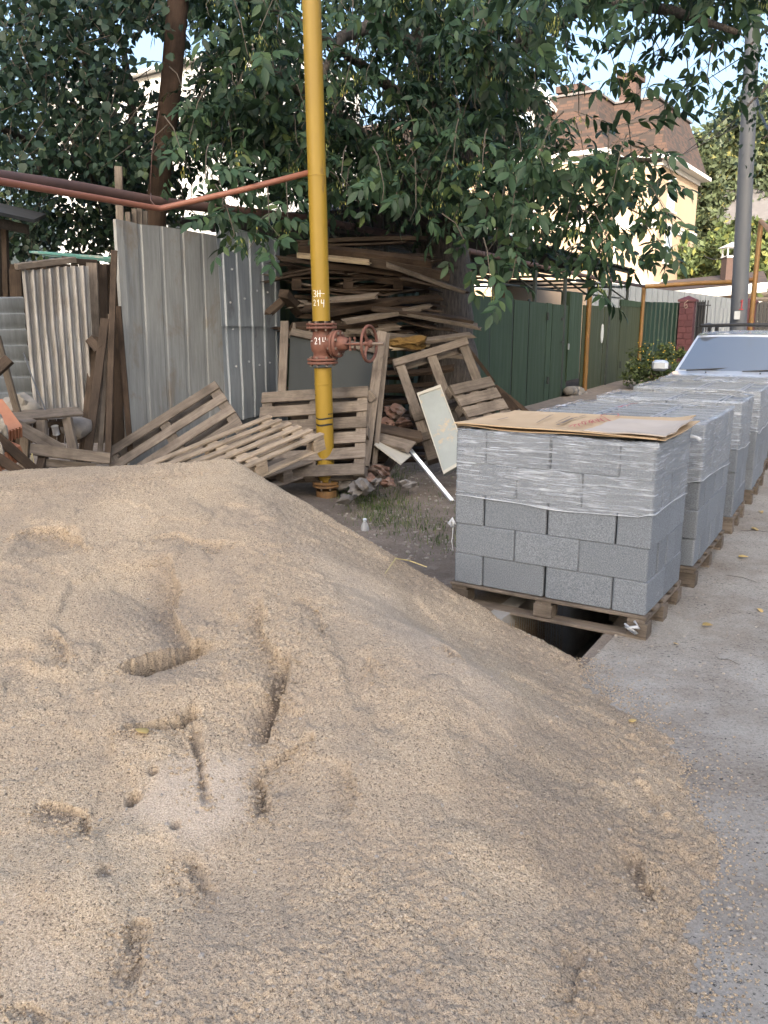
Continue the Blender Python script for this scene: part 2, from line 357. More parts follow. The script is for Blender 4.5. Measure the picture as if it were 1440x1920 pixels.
# dirt and road
b = NB('dry_dirt'); co = b.coord(rand=False)
col = b.ramp(b.noise(co, 3.2, 7, .7), [(.3, (.155, .125, .10)), (.7, (.30, .25, .205))]); col = b.mix(b.ramp(b.noise(co, 60, 4, .8), [(.35, .7), (.5, 0.0)]), col, (.11, .09, .075))
col = b.mix(b.ramp(b.noise(co, 5, 5, .7), [(.58, 0.0), (.7, .6)]), col, (.38, .35, .31)); b.bump(b.noise(co, 35, 7, .8), .8, .02); MT['dirt'] = b.fin(col, .95, 0, .2)
b = NB('dusty_worn_asphalt'); co = b.coord(rand=False); cs = b.coord((1, 1.6, 1), False)
base = b.ramp(b.noise(co, 2.0, 6, .65), [(.32, (.30, .275, .235)), (.68, (.405, .375, .33))])
chips = b.ramp(b.noise(cs, 44, 3, .7, .3), [(.36, 1.0), (.41, 0.0)])
mm = b.n("ShaderNodeMath", operation='MULTIPLY'); b.l(chips, mm.inputs[0]); b.l(b.ramp(b.noise(co, 2.6, 4, .6), [(.40, .15), (.58, 1.0)]), mm.inputs[1])
col = b.mix(b.ramp(b.noise(co, 95, 3, .85), [(.36, .8), (.48, 0.0)]), base, (.17, .155, .135))
col = b.mix(b.ramp(b.noise(co, 120, 2, .8), [(.58, 0.0), (.68, .6)]), col, (.52, .49, .45))
col = b.mix(b.ramp(b.noise(co, 1.1, 6, .7), [(.46, 0.0), (.64, .75)]), col, b.ramp(b.noise(co, 70, 3, .8), [(.35, (.13, .105, .08)), (.65, (.30, .25, .20))]))
col = b.mix(mm.outputs[0], col, (.05, .048, .046))
b.bump(b.noise(co, 75, 5, .85), .8, .008); MT['road'] = b.fin(col, .93, 0, .2)
# ------------------------------------------------------------------ ground, trench, road
SY = 0.54
SD, SR = V(math.sin(SY), math.cos(SY), 0), V(math.cos(SY), -math.sin(SY), 0)      # along the street, across it
def st(s, r, z=0): return SD*s + SR*r + V(0, 0, z)
TR0, TR1, TS0, TS1 = -1.746, -1.176, 3.1, 6.6
m = MB()
def sheet(m, s0, s1, r0, r1, z):
    m.add([st(s0, r0, z), st(s0, r1, z), st(s1, r1, z), st(s1, r0, z)], [(0, 1, 2, 3)])
sheet(m, -400, TS0, -400, 400, 0); sheet(m, TS1, 400, -400, 400, 0); sheet(m, TS0, TS1, -400, TR0, 0); sheet(m, TS0, TS1, TR1, 400, 0)
tag(m.build('ground', MT['dirt']), kind='structure')
m = MB()                                                     # road with an uneven left edge
n = 90; L = []; Rr = []
for i in range(n+1):
    s = -8 + i*0.8
    e = -1.10 + .10*float(vnoise(s*1.3, 3.1, 5)) + .05*float(vnoise(s*4.1, 7, 6))
    if 2.5 < s < 7.0: e = max(e, -1.168)
    if s > 10: e = e - min(.5, (s-10)*.05)
    L.append(st(s, e, .004)); Rr.append(st(s, 5.6, .004))
m.add(L+Rr, [(i, n+1+i, n+2+i, i+1) for i in range(n)])
tag(m.build('road', MT['road']), kind='structure')
m = MB()                                                     # concrete trench under the pallet
d = -.75; t = .11
for (s0, s1, r0, r1) in ((TS0, TS1, TR0-t, TR0), (TS0, TS1, TR1, TR1+t*.6), (TS1, TS1+t, TR0-t, TR1+t*.6), (TS0-t, TS0, TR0-t, TR1+t*.6)):
    zt = .012 if r0 < TR0-.01 and s1-s0 > 1 else -.004
    m.prism([st(s0, r0, d), st(s0, r1, d), st(s1, r1, d), st(s1, r0, d)], (0, 0, zt-d))
m.prism([st(TS0, TR0, d-.1), st(TS0, TR1, d-.1), st(TS1, TR1, d-.1), st(TS1, TR0, d-.1)], (0, 0, .1))
tag(m.build('trench', MT['concrete']), kind='structure')

def grid_obj(name, X, Y, Z, mat, keep=None, smooth='all', attrs=None):
    ny, nx = X.shape
    co = np.stack([X, Y, Z], -1).reshape(-1, 3).astype(np.float32)
    a = (np.arange(ny-1)[:, None]*nx + np.arange(nx-1)[None, :])
    q = np.stack([a, a+1, a+nx+1, a+nx], -1).reshape(-1, 4)
    if keep is not None:
        kv = keep.reshape(-1); q = q[kv[q].any(1)]
        used = np.unique(q); mp = -np.ones(len(co), np.int64); mp[used] = np.arange(len(used)); co = co[used]; q = mp[q]
    else: used = slice(None)
    me = bpy.data.meshes.new(name); me.vertices.add(len(co)); me.vertices.foreach_set('co', co.ravel())
    me.loops.add(q.size); me.loops.foreach_set('vertex_index', q.ravel().astype(np.int32))
    me.polygons.add(len(q)); me.polygons.foreach_set('loop_start', (np.arange(len(q))*4).astype(np.int32)); me.update(calc_edges=True)
    if smooth: me.polygons.foreach_set('use_smooth', np.ones(len(q), bool))
    for k, A in (attrs or {}).items():
        at = me.attributes.new(k, 'FLOAT', 'POINT'); at.data.foreach_set('value', A.reshape(-1)[used].astype(np.float32))
    me.materials.append(mat); me.validate()
    o = bpy.data.objects.new(name, me); COL.objects.link(o); return o

# low mound of dirt by the gas riser
def mound_z(x, y):
    a = .10*np.exp(-(((x+.35)/1.3)**2 + ((y-8.3)/1.25)**2)) + .12*np.exp(-(((x-.7)/1.1)**2 + ((y-8.8)/1.2)**2)) + .16*np.exp(-(((x+2.4)/1.6)**2+((y-7.0)/1.3)**2))
    return a - .012 + .02*fbm(x*2.3, y*2.3, 4, 31)*np.clip(a*8, 0, 1)
gx, gy = np.meshgrid(np.linspace(-4.6, 2.9, 260), np.linspace(5.4, 11.4, 210))
gz = mound_z(gx, gy)
o = grid_obj('dirt_mound', gx, gy, gz, MT['dirt'], gz > -.006); tag(o, kind='structure')

# ------------------------------------------------------------------ sand pile
FOOT_Y = [0, 1.5, 1.74, 2.0, 2.38, 3.0, 3.37, 3.7, 8]; FOOT_X = [.62, .72, .80, .90, 1.05, 1.14, 1.08, .98, .95]
def smin(a, b, k): h = np.clip(.5+.5*(b-a)/k, 0, 1); return b*(1-h)+a*h - k*h*(1-h)
CX, CY, CZ = -.95, 5.2, .85; FX, FY = .99, 3.96
LN = math.hypot(FX-CX, FY-CY); LX, LY = (FX-CX)/LN, (FY-CY)/LN; NX, NY = -LY, LX
def sand_base(x, y):
    x = np.asarray(x, float); y = np.asarray(y, float)
    wob = .07*fbm(x*.9, y*.9, 3, 3)
    t = np.clip((y-.9)/4.3, 0, 1.2); zf = .07 + .80*t**1.12 + wob*.6*np.clip(1.2-t, 0, 1)
    xf = np.interp(y, FOOT_Y, FOOT_X) + .05*vnoise(y*2.2, 1.3, 9) + .025*vnoise(y*7, 4.3, 10)
    dr = xf-x; zr = np.where(dr > 0, .30*dr + .16*dr*np.clip(dr, 0, .9), .35*dr)
    tl = ((x-CX)*LX + (y-CY)*LY)/LN; dn = (x-CX)*NX + (y-CY)*NY
    zb = CZ*(1-tl) - .66*dn
    zc = CZ + .055*(x+.95) + .012*vnoise(x*1.4, 2.2, 12) - .7*np.maximum(y-5.25+.03*vnoise(x*1.1, .5, 3), 0)
    z = smin(smin(zf, zr, .10), zb, .03); z = smin(z, zc, .02)
    z = np.minimum(z, (x+3.6)*.7+.15)
    return z
def sand_hit(px, py):
    d = ray(px, py); t0 = .5; o = np.array([0, 0, CAMH]); dd = np.array(d)
    ts = np.arange(.8, 8, .004); P = o[None]+ts[:, None]*dd[None]
    h = P[:, 2]-sand_base(P[:, 0], P[:, 1]); i = int(np.argmax(h < .004)) if (h < .004).any() else int(np.argmin(h)); 
    return P[i, 0], P[i, 1]
ky = [.55]
while ky[-1] < 6.6: ky.append(ky[-1] + .0021*(ky[-1]+.5) if ky[-1] > 1.5 else ky[-1]+.02)
ky = np.array(ky); kx = np.linspace(-.60, .46, 800)
KX, SYg = np.meshgrid(kx, ky); SXg = KX*(SYg+.75)
Z = sand_base(SXg, SYg)
dry = np.zeros_like(Z); damp = np.zeros_like(Z)
def poly_dist(pts):
    best = np.full(SXg.shape, 1e9); side = np.zeros_like(best); par = np.zeros_like(best); n = len(pts)-1
    for i in range(n):
        (ax, ay), (bx, by) = pts[i], pts[i+1]; ex, ey = bx-ax, by-ay; l2 = ex*ex+ey*ey
        t = np.clip(((SXg-ax)*ex+(SYg-ay)*ey)/l2, 0, 1); dx = SXg-ax-t*ex; dy = SYg-ay-t*ey; dd = np.hypot(dx, dy)
        sg = np.sign(ex*dy-ey*dx); mk = dd < best
        best = np.where(mk, dd, best); side = np.where(mk, sg, side); par = np.where(mk, (i+t)/n, par)
    return best, side, par
wobx = .018*fbm(SXg*9, SYg*9, 3, 21)
crum = .006*vnoise(SXg*55, SYg*55, 23)+.004*vnoise(SXg*110, SYg*110, 24)
GROOVES = []
def groove(pix, depth, wu, wd, step=0, fade=.25, damp_shadev=.6, taper=.22):
    # cut following a line; the uphill side is a short cliff, the downhill side may stay lower
    global Z, dry, damp
    pts = [sand_hit(*p) for p in pix]; d, sd, t = poly_dist(pts); GROOVES.append((pts, depth))
    d = d + wobx*.5 + crum
    tp = np.clip(np.minimum(t, 1-t)/taper, 0, 1)**.7; sgn = np.where(sd >= 0, 1.0, -1.0)   # left of the direction of travel = uphill for left-to-right lines
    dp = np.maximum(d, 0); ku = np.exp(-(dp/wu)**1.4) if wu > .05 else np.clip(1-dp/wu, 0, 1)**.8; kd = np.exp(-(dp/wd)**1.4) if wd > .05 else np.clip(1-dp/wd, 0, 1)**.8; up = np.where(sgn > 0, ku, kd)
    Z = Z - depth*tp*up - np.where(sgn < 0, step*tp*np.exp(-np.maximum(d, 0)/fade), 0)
    damp = np.maximum(damp, damp_shadev*tp*np.clip(up*1.6-.25, 0, 1))  # shade of the cut painted into the colour, over any damp sand
def hole(px, py, r, depth):
    global Z, damp
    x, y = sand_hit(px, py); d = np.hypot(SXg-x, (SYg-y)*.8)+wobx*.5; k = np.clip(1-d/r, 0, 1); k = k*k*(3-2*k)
    Z = Z - depth*k; damp = np.maximum(damp, .7*k)  # hollow darkened in colour, as in the cuts
def bulge(px, py, rx, ry, h):
    global Z
    x, y = sand_hit(px, py); Z = Z + h*np.exp(-((SXg-x)/rx)**2-((SYg-y)/ry)**2)
def patch(pix, soft, amount):
    global dry
    pts = [sand_hit(*p) for p in pix]; d, _, _ = poly_dist(pts+[pts[0]])
    ins = np.zeros(SXg.shape, bool); n = len(pts)
    for i in range(n):
        (ax, ay), (bx, by) = pts[i], pts[(i+1) % n]
        c = ((ay > SYg) != (by > SYg)) & (SXg < (bx-ax)*(SYg-ay)/(by-ay+1e-12)+ax); ins ^= c
    sd = np.where(ins, d, -d)+wobx*1.2; dry = np.maximum(dry, amount*sstep(-soft*.3, soft, sd)); return sd
# scooped hollows left by a shovel
bulge(330, 1290, .20, .12, .03); bulge(170, 1150, .25, .2, .03); bulge(640, 1250, .28, .25, .035); bulge(300, 1110, .2, .2, -.05); bulge(420, 1150, .12, .25, -.02)
bulge(120, 1650, .25, .15, .03); bulge(400, 1650, .3, .12, -.02); bulge(870, 1500, .22, .3, -.03); bulge(1020, 1700, .15, .18, -.02); bulge(560, 1800, .25, .12, .02)
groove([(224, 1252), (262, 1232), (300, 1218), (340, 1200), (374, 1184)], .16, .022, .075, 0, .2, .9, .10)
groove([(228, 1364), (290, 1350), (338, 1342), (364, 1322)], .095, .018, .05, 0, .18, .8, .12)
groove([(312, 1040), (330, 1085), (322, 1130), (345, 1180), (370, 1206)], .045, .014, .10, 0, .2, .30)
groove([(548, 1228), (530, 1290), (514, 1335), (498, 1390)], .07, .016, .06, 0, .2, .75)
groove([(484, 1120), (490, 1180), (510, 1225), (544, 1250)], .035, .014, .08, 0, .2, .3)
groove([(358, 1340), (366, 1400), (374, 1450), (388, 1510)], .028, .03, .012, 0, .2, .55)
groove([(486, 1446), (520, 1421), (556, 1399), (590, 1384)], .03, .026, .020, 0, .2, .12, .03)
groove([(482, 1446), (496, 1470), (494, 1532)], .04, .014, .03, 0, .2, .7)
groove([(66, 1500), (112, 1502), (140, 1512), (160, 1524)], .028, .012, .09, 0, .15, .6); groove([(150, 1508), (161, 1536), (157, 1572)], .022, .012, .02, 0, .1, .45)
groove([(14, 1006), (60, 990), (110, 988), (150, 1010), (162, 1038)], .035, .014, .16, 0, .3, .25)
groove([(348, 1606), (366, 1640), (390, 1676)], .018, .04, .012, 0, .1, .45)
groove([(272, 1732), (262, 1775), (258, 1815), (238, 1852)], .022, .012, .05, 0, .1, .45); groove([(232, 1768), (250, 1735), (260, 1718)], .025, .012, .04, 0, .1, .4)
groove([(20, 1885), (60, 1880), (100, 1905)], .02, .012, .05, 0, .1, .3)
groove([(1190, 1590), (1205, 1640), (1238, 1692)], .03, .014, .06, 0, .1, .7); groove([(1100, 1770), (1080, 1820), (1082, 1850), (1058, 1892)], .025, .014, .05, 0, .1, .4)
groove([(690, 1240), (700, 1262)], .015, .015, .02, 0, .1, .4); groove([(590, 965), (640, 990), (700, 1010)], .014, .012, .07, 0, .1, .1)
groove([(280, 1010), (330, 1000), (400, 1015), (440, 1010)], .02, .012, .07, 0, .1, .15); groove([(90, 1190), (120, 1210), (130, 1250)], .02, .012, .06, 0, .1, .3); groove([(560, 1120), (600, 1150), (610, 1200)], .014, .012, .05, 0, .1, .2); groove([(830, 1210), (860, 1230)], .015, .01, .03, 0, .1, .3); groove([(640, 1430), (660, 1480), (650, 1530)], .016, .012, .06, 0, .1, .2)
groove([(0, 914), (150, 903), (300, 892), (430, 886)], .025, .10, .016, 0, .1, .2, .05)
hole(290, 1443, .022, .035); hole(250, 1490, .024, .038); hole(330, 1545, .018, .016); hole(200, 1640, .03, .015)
patch([(285, 1440), (330, 1415), (352, 1400), (420, 1405), (470, 1400), (488, 1440), (490, 1540), (440, 1570), (400, 1610), (340, 1600), (250, 1550), (200, 1530), (235, 1490)], .10, .72)
patch([(0, 1690), (60, 1700), (120, 1760), (190, 1800), (150, 1870), (60, 1880), (0, 1850)], .2, .55)
patch([(560, 1010), (760, 1100), (1000, 1310), (1040, 1400), (960, 1420), (720, 1230), (560, 1080)], .3, .35)  # pale band: light on the crest painted into the sand colour
# greyer, damper flank towards the road and the foot
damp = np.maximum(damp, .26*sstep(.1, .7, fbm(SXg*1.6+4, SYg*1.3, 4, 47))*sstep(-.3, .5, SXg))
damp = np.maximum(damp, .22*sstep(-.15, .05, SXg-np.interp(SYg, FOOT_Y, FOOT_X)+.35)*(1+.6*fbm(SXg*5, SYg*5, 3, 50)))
rough_ = np.clip(1-dry*1.1, .25, 1)
amp = rough_*np.clip(.55+.6*vnoise(SXg*2.1, SYg*2.1, 60), .25, 1.3)
clod = np.clip(fbm(SXg*40, SYg*40, 2, 70)-.25, 0, 1)
tn = fbm(SXg*2.4+7, SYg*2.0, 4, 101); tn2 = fbm(SXg*5.2, SYg*4.4, 3, 102); Z = Z + rough_*(.011*np.tanh(7*tn) + .005*np.tanh(8*tn2))*np.clip((SYg-1.2)/1.2, .3, 1)*(1-.8*sstep(4.3, 4.9, SYg))
crumb = sstep(-.2, .5, vnoise(SXg*1.7+3, SYg*1.7, 91)+.5*sstep(.0, .8, SXg))
Z = Z + amp*(.0035*fbm(SXg*11, SYg*11, 2, 61) + .0026*vnoise(SXg*48, SYg*48, 64) + .0044*vnoise(SXg*88, SYg*88, 66) + .0040*vnoise(SXg*150, SYg*150, 67) + .007*clod*crumb)
edge = sstep(-.25, .0, SXg-np.interp(SYg, FOOT_Y, FOOT_X)+.30)
Z = Z + edge*.008*np.clip(fbm(SXg*42, SYg*42, 2, 80), -.3, 1)*(Z > -.02)
keep = (Z > -.012) | ((Z > -.74) & ((SXg*SR.x+SYg*SR.y) > TR0) & ((SXg*SR.x+SYg*SR.y) < TR1) & ((SXg*SD.x+SYg*SD.y) > TS0))
Zs = np.where((Z < 0) & ~((SXg*SR.x+SYg*SR.y > TR0) & (SXg*SR.x+SYg*SR.y < TR1)), np.maximum(Z, -.03), Z)
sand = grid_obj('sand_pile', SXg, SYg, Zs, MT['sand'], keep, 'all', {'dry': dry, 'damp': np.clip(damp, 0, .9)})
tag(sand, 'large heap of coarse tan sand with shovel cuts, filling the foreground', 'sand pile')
def sand_z(x, y):
    j = int(np.argmin(abs(ky-y))); i = int(np.argmin(abs(kx*(ky[j]+.75)-x))); return float(Z[j, i])

# ------------------------------------------------------------------ pallets of concrete blocks
def plank_mesh(L, w, t, seed=0, n=5, splinter=0, warp=.004, ch=.004):
    rnd = random.Random(seed); vs = []; fs = []
    b = rnd.uniform(-warp, warp)
    for i in range(n):
        u = i/(n-1); x = (u-.5)*L; bow = b*4*u*(1-u); ww = w*(1+rnd.uniform(-.015, .015)); e = splinter if i in (0, n-1) else 0
        prof = [(-ww/2+ch, -t/2), (ww/2-ch, -t/2), (ww/2, -t/2+ch), (ww/2, t/2-ch), (ww/2-ch, t/2), (-ww/2+ch, t/2), (-ww/2, t/2-ch), (-ww/2, -t/2+ch)]
        for (y, z) in prof: vs.append((x + (rnd.uniform(-1, 1)*e if e else rnd.uniform(-.002, .002)), y+rnd.uniform(-.001, .001), z+bow))
    for i in range(n-1):
        for k in range(8): fs.append((i*8+k, i*8+(k+1) % 8, i*8+8+(k+1) % 8, i*8+8+k))
    fs += [tuple(range(7, -1, -1)), tuple(range((n-1)*8, n*8))]
    me = bpy.data.meshes.new('plank'); me.from_pydata(vs, [], fs); me.update(); return me
PM = {}
def pmesh(L, w, t, mat, k=0, splinter=0, warp=.004):
    key = (round(L, 3), round(w, 3), round(t, 3), mat, k, splinter, warp)
    if key not in PM:
        PM[key] = plank_mesh(L, w, t, hash(key[:3]) % 999+k, splinter=splinter, warp=warp); PM[key].materials.append(MT[mat])
    return PM[key]
def board(name, p0, p1, w, t, mat, parent=None, nrm=(0, 0, 1), k=0, splinter=0, warp=.006):
    p0 = Vector(p0); p1 = Vector(p1); L = (p1-p0).length
    return inst(name, pmesh(L, w, t, mat, k, splinter, warp), frame((p0+p1)/2, p1-p0, nrm), parent)
rp = random.Random(5)
def pallet(M, label, group, mat='wood_old', L=1.2, Wd=.8, nd=5, skip=(), dw=.10, bh=.078, name='wooden_pallet', blocks=True, bottom=3):
    """deck boards along x, cross boards along y, nine feet, bottom boards along x"""
    e = empty(name, (0, 0, 0), label, 'pallet', group, M=M); t = .02
    def b(nm, c, l, w, th, alongy=False, k=0):
        Mb = M @ Matrix.Translation(Vector(c)+V(rp.uniform(-.004, .004), rp.uniform(-.004, .004), 0)) @ Matrix.Rotation((math.pi/2 if alongy else 0)+rp.uniform(-.008, .008), 4, 'Z')
        inst(nm, pmesh(l, w, th, mat, k), Mb, e)
    xs = [-(L/2-.055), 0, L/2-.055]; ys = [-(Wd/2-.05), 0, Wd/2-.05]
    zb = 0
    if bottom:
        for j, y in enumerate(ys if bottom == 3 else ys[:bottom]): b('bottom_board', (0, y, t/2), L, .10, t, k=j)
        zb = t+.001
    if blocks:
        for x in xs:
            for y in ys: b('foot_block', (x, y, zb+bh/2), .11, .10, bh)
        zb += bh+.001
    for x in xs: b('cross_board', (x, 0, zb+t/2), Wd, .10, t, True)
    zb += t+.001
    for j in range(nd):
        if j in skip: continue
        y = -(Wd/2-dw/2) + j*(Wd-dw)/(nd-1); b('deck_board', (0, y, zb+t/2), L, dw, t, k=j % 3)
    return e
BL, BW, BH = .388, .188, .186
def block_mesh(seed):
    m = MB(); m.cur = 0; rnd = random.Random(seed); c = .012; hx, hy = BL/2, BW/2
    def ring(ins, z, q):
        ax, ay = hx-ins, hy-ins
        return [(p[0]+rnd.uniform(-.001, .001), p[1]+rnd.uniform(-.001, .001), z) for p in ((-ax+q,-ay),(ax-q,-ay),(ax-q*.3,-ay+q*.3),(ax,-ay+q),(ax,ay-q),(ax-q*.3,ay-q*.3),(ax-q,ay),(-ax+q,ay),(-ax+q*.3,ay-q*.3),(-ax,ay-q),(-ax,-ay+q),(-ax+q*.3,-ay+q*.3))]
    rs = [ring(.004, -BH/2, c), ring(0, -BH/2+.004, c), ring(0, BH/2-.004, c), ring(.004, BH/2, c), ring(.024, BH/2, .006), ring(.028, BH/2-.014, .006)]
    b0 = len(m.v); m.v += [p for r in rs for p in r]; n = 12
    for k in range(5):
        for i in range(n): m.f.append((k*n+i, k*n+(i+1) % n, k*n+n+(i+1) % n, k*n+n+i)); m.mi.append(1 if k == 3 else 0)
    m.f += [tuple(range(n-1, -1, -1)), tuple(range(5*n, 6*n))]; m.mi += [0, 0]
    me = m.mesh('concrete_block'); me.materials.append(MT['block']); me.materials.append(MT['block_rim']); me.polygons.foreach_set('material_index', m.mi); return me
BLOCKS = [block_mesh(i) for i in range(5)]
ORD = ['first', 'second', 'third', 'fourth', 'fifth', 'sixth', 'seventh', 'eighth', 'ninth', 'tenth', 'eleventh', 'twelfth']
COURSE = ['bottom', 'second', 'middle', 'fourth', 'top']
STK = ['nearest', 'second', 'third', 'fourth', 'farthest']
def stack(idx, x0, y0, yaw, rows, nh):
    """rows of stretchers in depth, nh headers in depth; origin is the corner nearest the road"""
    ex, ey = V(-math.cos(yaw), math.sin(yaw), 0), V(math.sin(yaw), math.cos(yaw), 0)
    Wt = 3*BL+.008; D = rows*(BW+.006)
    M = Matrix((ex, -ey, V(0, 0, 1))).transposed().to_4x4()      # local: x to the left, -y along the street
    M = Matrix((-ex, ey, V(0, 0, 1))).transposed().to_4x4(); M.translation = V(x0, y0, 0)   # x to the right (negative inside), y away
    rs = random.Random(40+idx); who = STK[idx]+' pallet'
    pl = pallet(M @ Matrix.Translation((-Wt/2, D/2, 0)) , 'wooden pallet carrying the %s stack of grey blocks' % STK[idx], 'pallets under the block stacks', 'wood_old', Wt+.03, D+.02, 6 if rows > 4 else 5)
    z0 = .143
    gap = D/nh
    for c in range(5):
        A = (c % 2 == 0) if idx in (0, 2, 3) else (c % 2 == 1); cells = []
        if A:
            for j in range(nh):
                cells.append((-BW/2, (j+.5)*gap, 1, 'roadside end')); cells.append((-Wt+BW/2, (j+.5)*gap, 1, 'fence side end'))
            for i in range(2):
                for j in range(rows):
                    if c < 4 and 0 < j < rows-1: continue
                    cells.append((-Wt+BW+(Wt-2*BW)*(i+.5)/2, (j+.5)*D/rows, 0, 'middle'))
        else:
            for i in range(3):
                for j in range(rows):
                    if c < 4 and 0 < j < rows-1 and i == 1: continue
                    cells.append((-Wt*(i+.5)/3, (j+.5)*D/rows, 0, ['roadside end', 'middle', 'fence side end'][i]))
        front = sorted([q for q in cells if q[1] < (BL*.6 if q[2] else BW)], key=lambda q: q[0])
        rest = [q for q in cells if q not in front]; rest.sort(key=lambda q: (q[1], q[0]))
        for nme, lst in (('front', front), ('rear', rest)):
            for q, (x, y, rot, zone) in enumerate(lst):
                Mb = M @ Matrix.Translation((x+rs.uniform(-.003, .003), y+rs.uniform(-.006, .004)*(1 if c else 0), z0+BH/2+c*(BH+.0015))) @ Matrix.Rotation((math.pi/2 if rot else 0)+rs.choice([0, 0, math.pi])+rs.uniform(-.008, .008), 4, 'Z')
                o = inst('concrete_block', BLOCKS[rs.randrange(5)], Mb)
                if nme == 'front': lab = 'grey block in %s course, %s from left on front of %s' % (COURSE[c], ORD[q], who)
                else:
                    yy = sorted(set(round(w[1], 3) for w in rest)); row = yy.index(round(y, 3)); same = [w for w in rest if round(w[1], 3) == round(y, 3)]
                    lab = 'grey block in %s course of %s, %s row behind front, %s from left' % (COURSE[c], who, ORD[row], ORD[same.index((x, y, rot, zone))])
                tag(o, lab, 'concrete block', 'concrete blocks on the %s' % who)
    # stretch film round the two upper courses
    top = z0+5*(BH+.0015); low = z0+3*(BH+.0015)-.01
    per = []; q = .02; e = .007
    for (cx, cy, a0) in ((-q, q, -90), (-q, D-q, 0), (-Wt+q, D-q, 90), (-Wt+q, q, 180)):
        for k in range(4): a = R(a0+30*k); per.append((cx+(q+e)*math.cos(a), cy+(q+e)*math.sin(a)))
    pts = []
    for i in range(len(per)):
        a, b_ = per[i], per[(i+1) % len(per)]; d = math.hypot(a[0]-b_[0], a[1]-b_[1]); k = max(1, int(d/.05))
        for j in range(k): pts.append((a[0]+(b_[0]-a[0])*j/k, a[1]+(b_[1]-a[1])*j/k))
    n = len(pts); rowsz = 16; vs = []; fs = []
    cxm, cym = -Wt/2, D/2
    for rr in range(rowsz+2):
        for i, (x, y) in enumerate(pts):
            u = i/n; zlow = low+.014*float(vnoise(u*17, idx*7.3, 1))+.018*math.sin(u*12.6+idx); ztop = top+.012+.008*float(vnoise(u*60, idx*3.1, 2))
            f = min(rr/(rowsz-1), 1); z = zlow+(ztop-zlow)*f; d = .004*float(vnoise(u*26+rr*.6, rr*.9+idx, 3))
            s_ = 1+d
            px, py = cxm+(x-cxm)*s_, cym+(y-cym)*s_
            if rr >= rowsz:                       # folded in over the top edge
                kk = (rr-rowsz+1)*.022; ln = math.hypot(x-cxm, y-cym); px -= (x-cxm)/ln*kk; py -= (y-cym)/ln*kk; z = top+.012-.003*(rr-rowsz)+.006*float(vnoise(u*70, rr*3.3, 8))
            vs.append((px, py, z))
    for rr in range(rowsz+1):
        for i in range(n): fs.append((rr*n+i, rr*n+(i+1) % n, rr*n+n+(i+1) % n, rr*n+n+i))
    we = empty('plastic_wrap', (0, 0, 0), 'clear stretch film wrapped round the upper courses of the %s' % who, 'plastic wrap', 'stretch film on the block stacks', M=M)
    mm = MB(); mm.add(vs, fs); mm.build('film_band', MT['film'], we, 'all', M=M)
    mm = MB()
    for rr, rad in ((0, .0028),):
        loop = [vs[rr*n+i] for i in range(n)]+[vs[rr*n]]
        mm.tube([((x-cxm)*1.003+cxm, (y-cym)*1.003+cym, z-(.002 if rr else 0)) for x, y, z in loop], [rad*(.6+.8*abs(float(vnoise(i*.31, idx+rr, 5)))) for i in range(n+1)], 6, False)
    mm.build('gathered_edge', MT['film_edge'], we, 'all', M=M)
    return M, Wt, D, we, top
STACKS = [stack(0, 1.425, 4.245, .565, 4, 2), stack(1, 2.03, 5.17, .535, 6, 3), stack(2, 2.86, 6.58, .52, 4, 2), stack(3, 3.52, 7.72, .51, 6, 3), stack(4, 4.20, 9.02, .505, 4, 2)]
# knotted tails of film
M0, W0, D0, we0, top0 = STACKS[0]
m = MB(); rk = random.Random(3)
kp = [V(-W0-.01, -.012, .52)]
for i in range(26): a = i*1.9; kp.append(kp[0]+V(.02*math.cos(a)*rk.uniform(.5, 1.2), -.012+.014*math.sin(a*1.3), .028*math.sin(a)*rk.uniform(.4, 1)))
m.tube(kp, [rk.uniform(.004, .009) for _ in kp], 6); m.tube([kp[0], kp[0]+V(.004, -.006, -.06), kp[0]+V(-.004, -.002, -.12), kp[0]+V(.006, -.004, -.18)], .0025, 5)
m.build('knotted_tail', MT['film_edge'], we0, 'all', M=M0)
m = MB(); m.tube([V(.008, D0-.06, top0-.03), V(.04, D0-.05, top0-.035), V(.07, D0-.07, top0-.05)], [.012, .008, .014], 7); m.build('torn_flap', MT['film_edge'], we0, 'all', M=M0)
m = MB(); m.tube([V(-.05, -.02, .11), V(-.02, -.035, .085), V(-.09, -.03, .07), V(-.03, -.035, .045), V(-.1, -.03, .09)], [.008, .014, .011, .012, .006], 7); m.build('torn_scrap', MT['film_edge'], we0, 'all', M=M0)
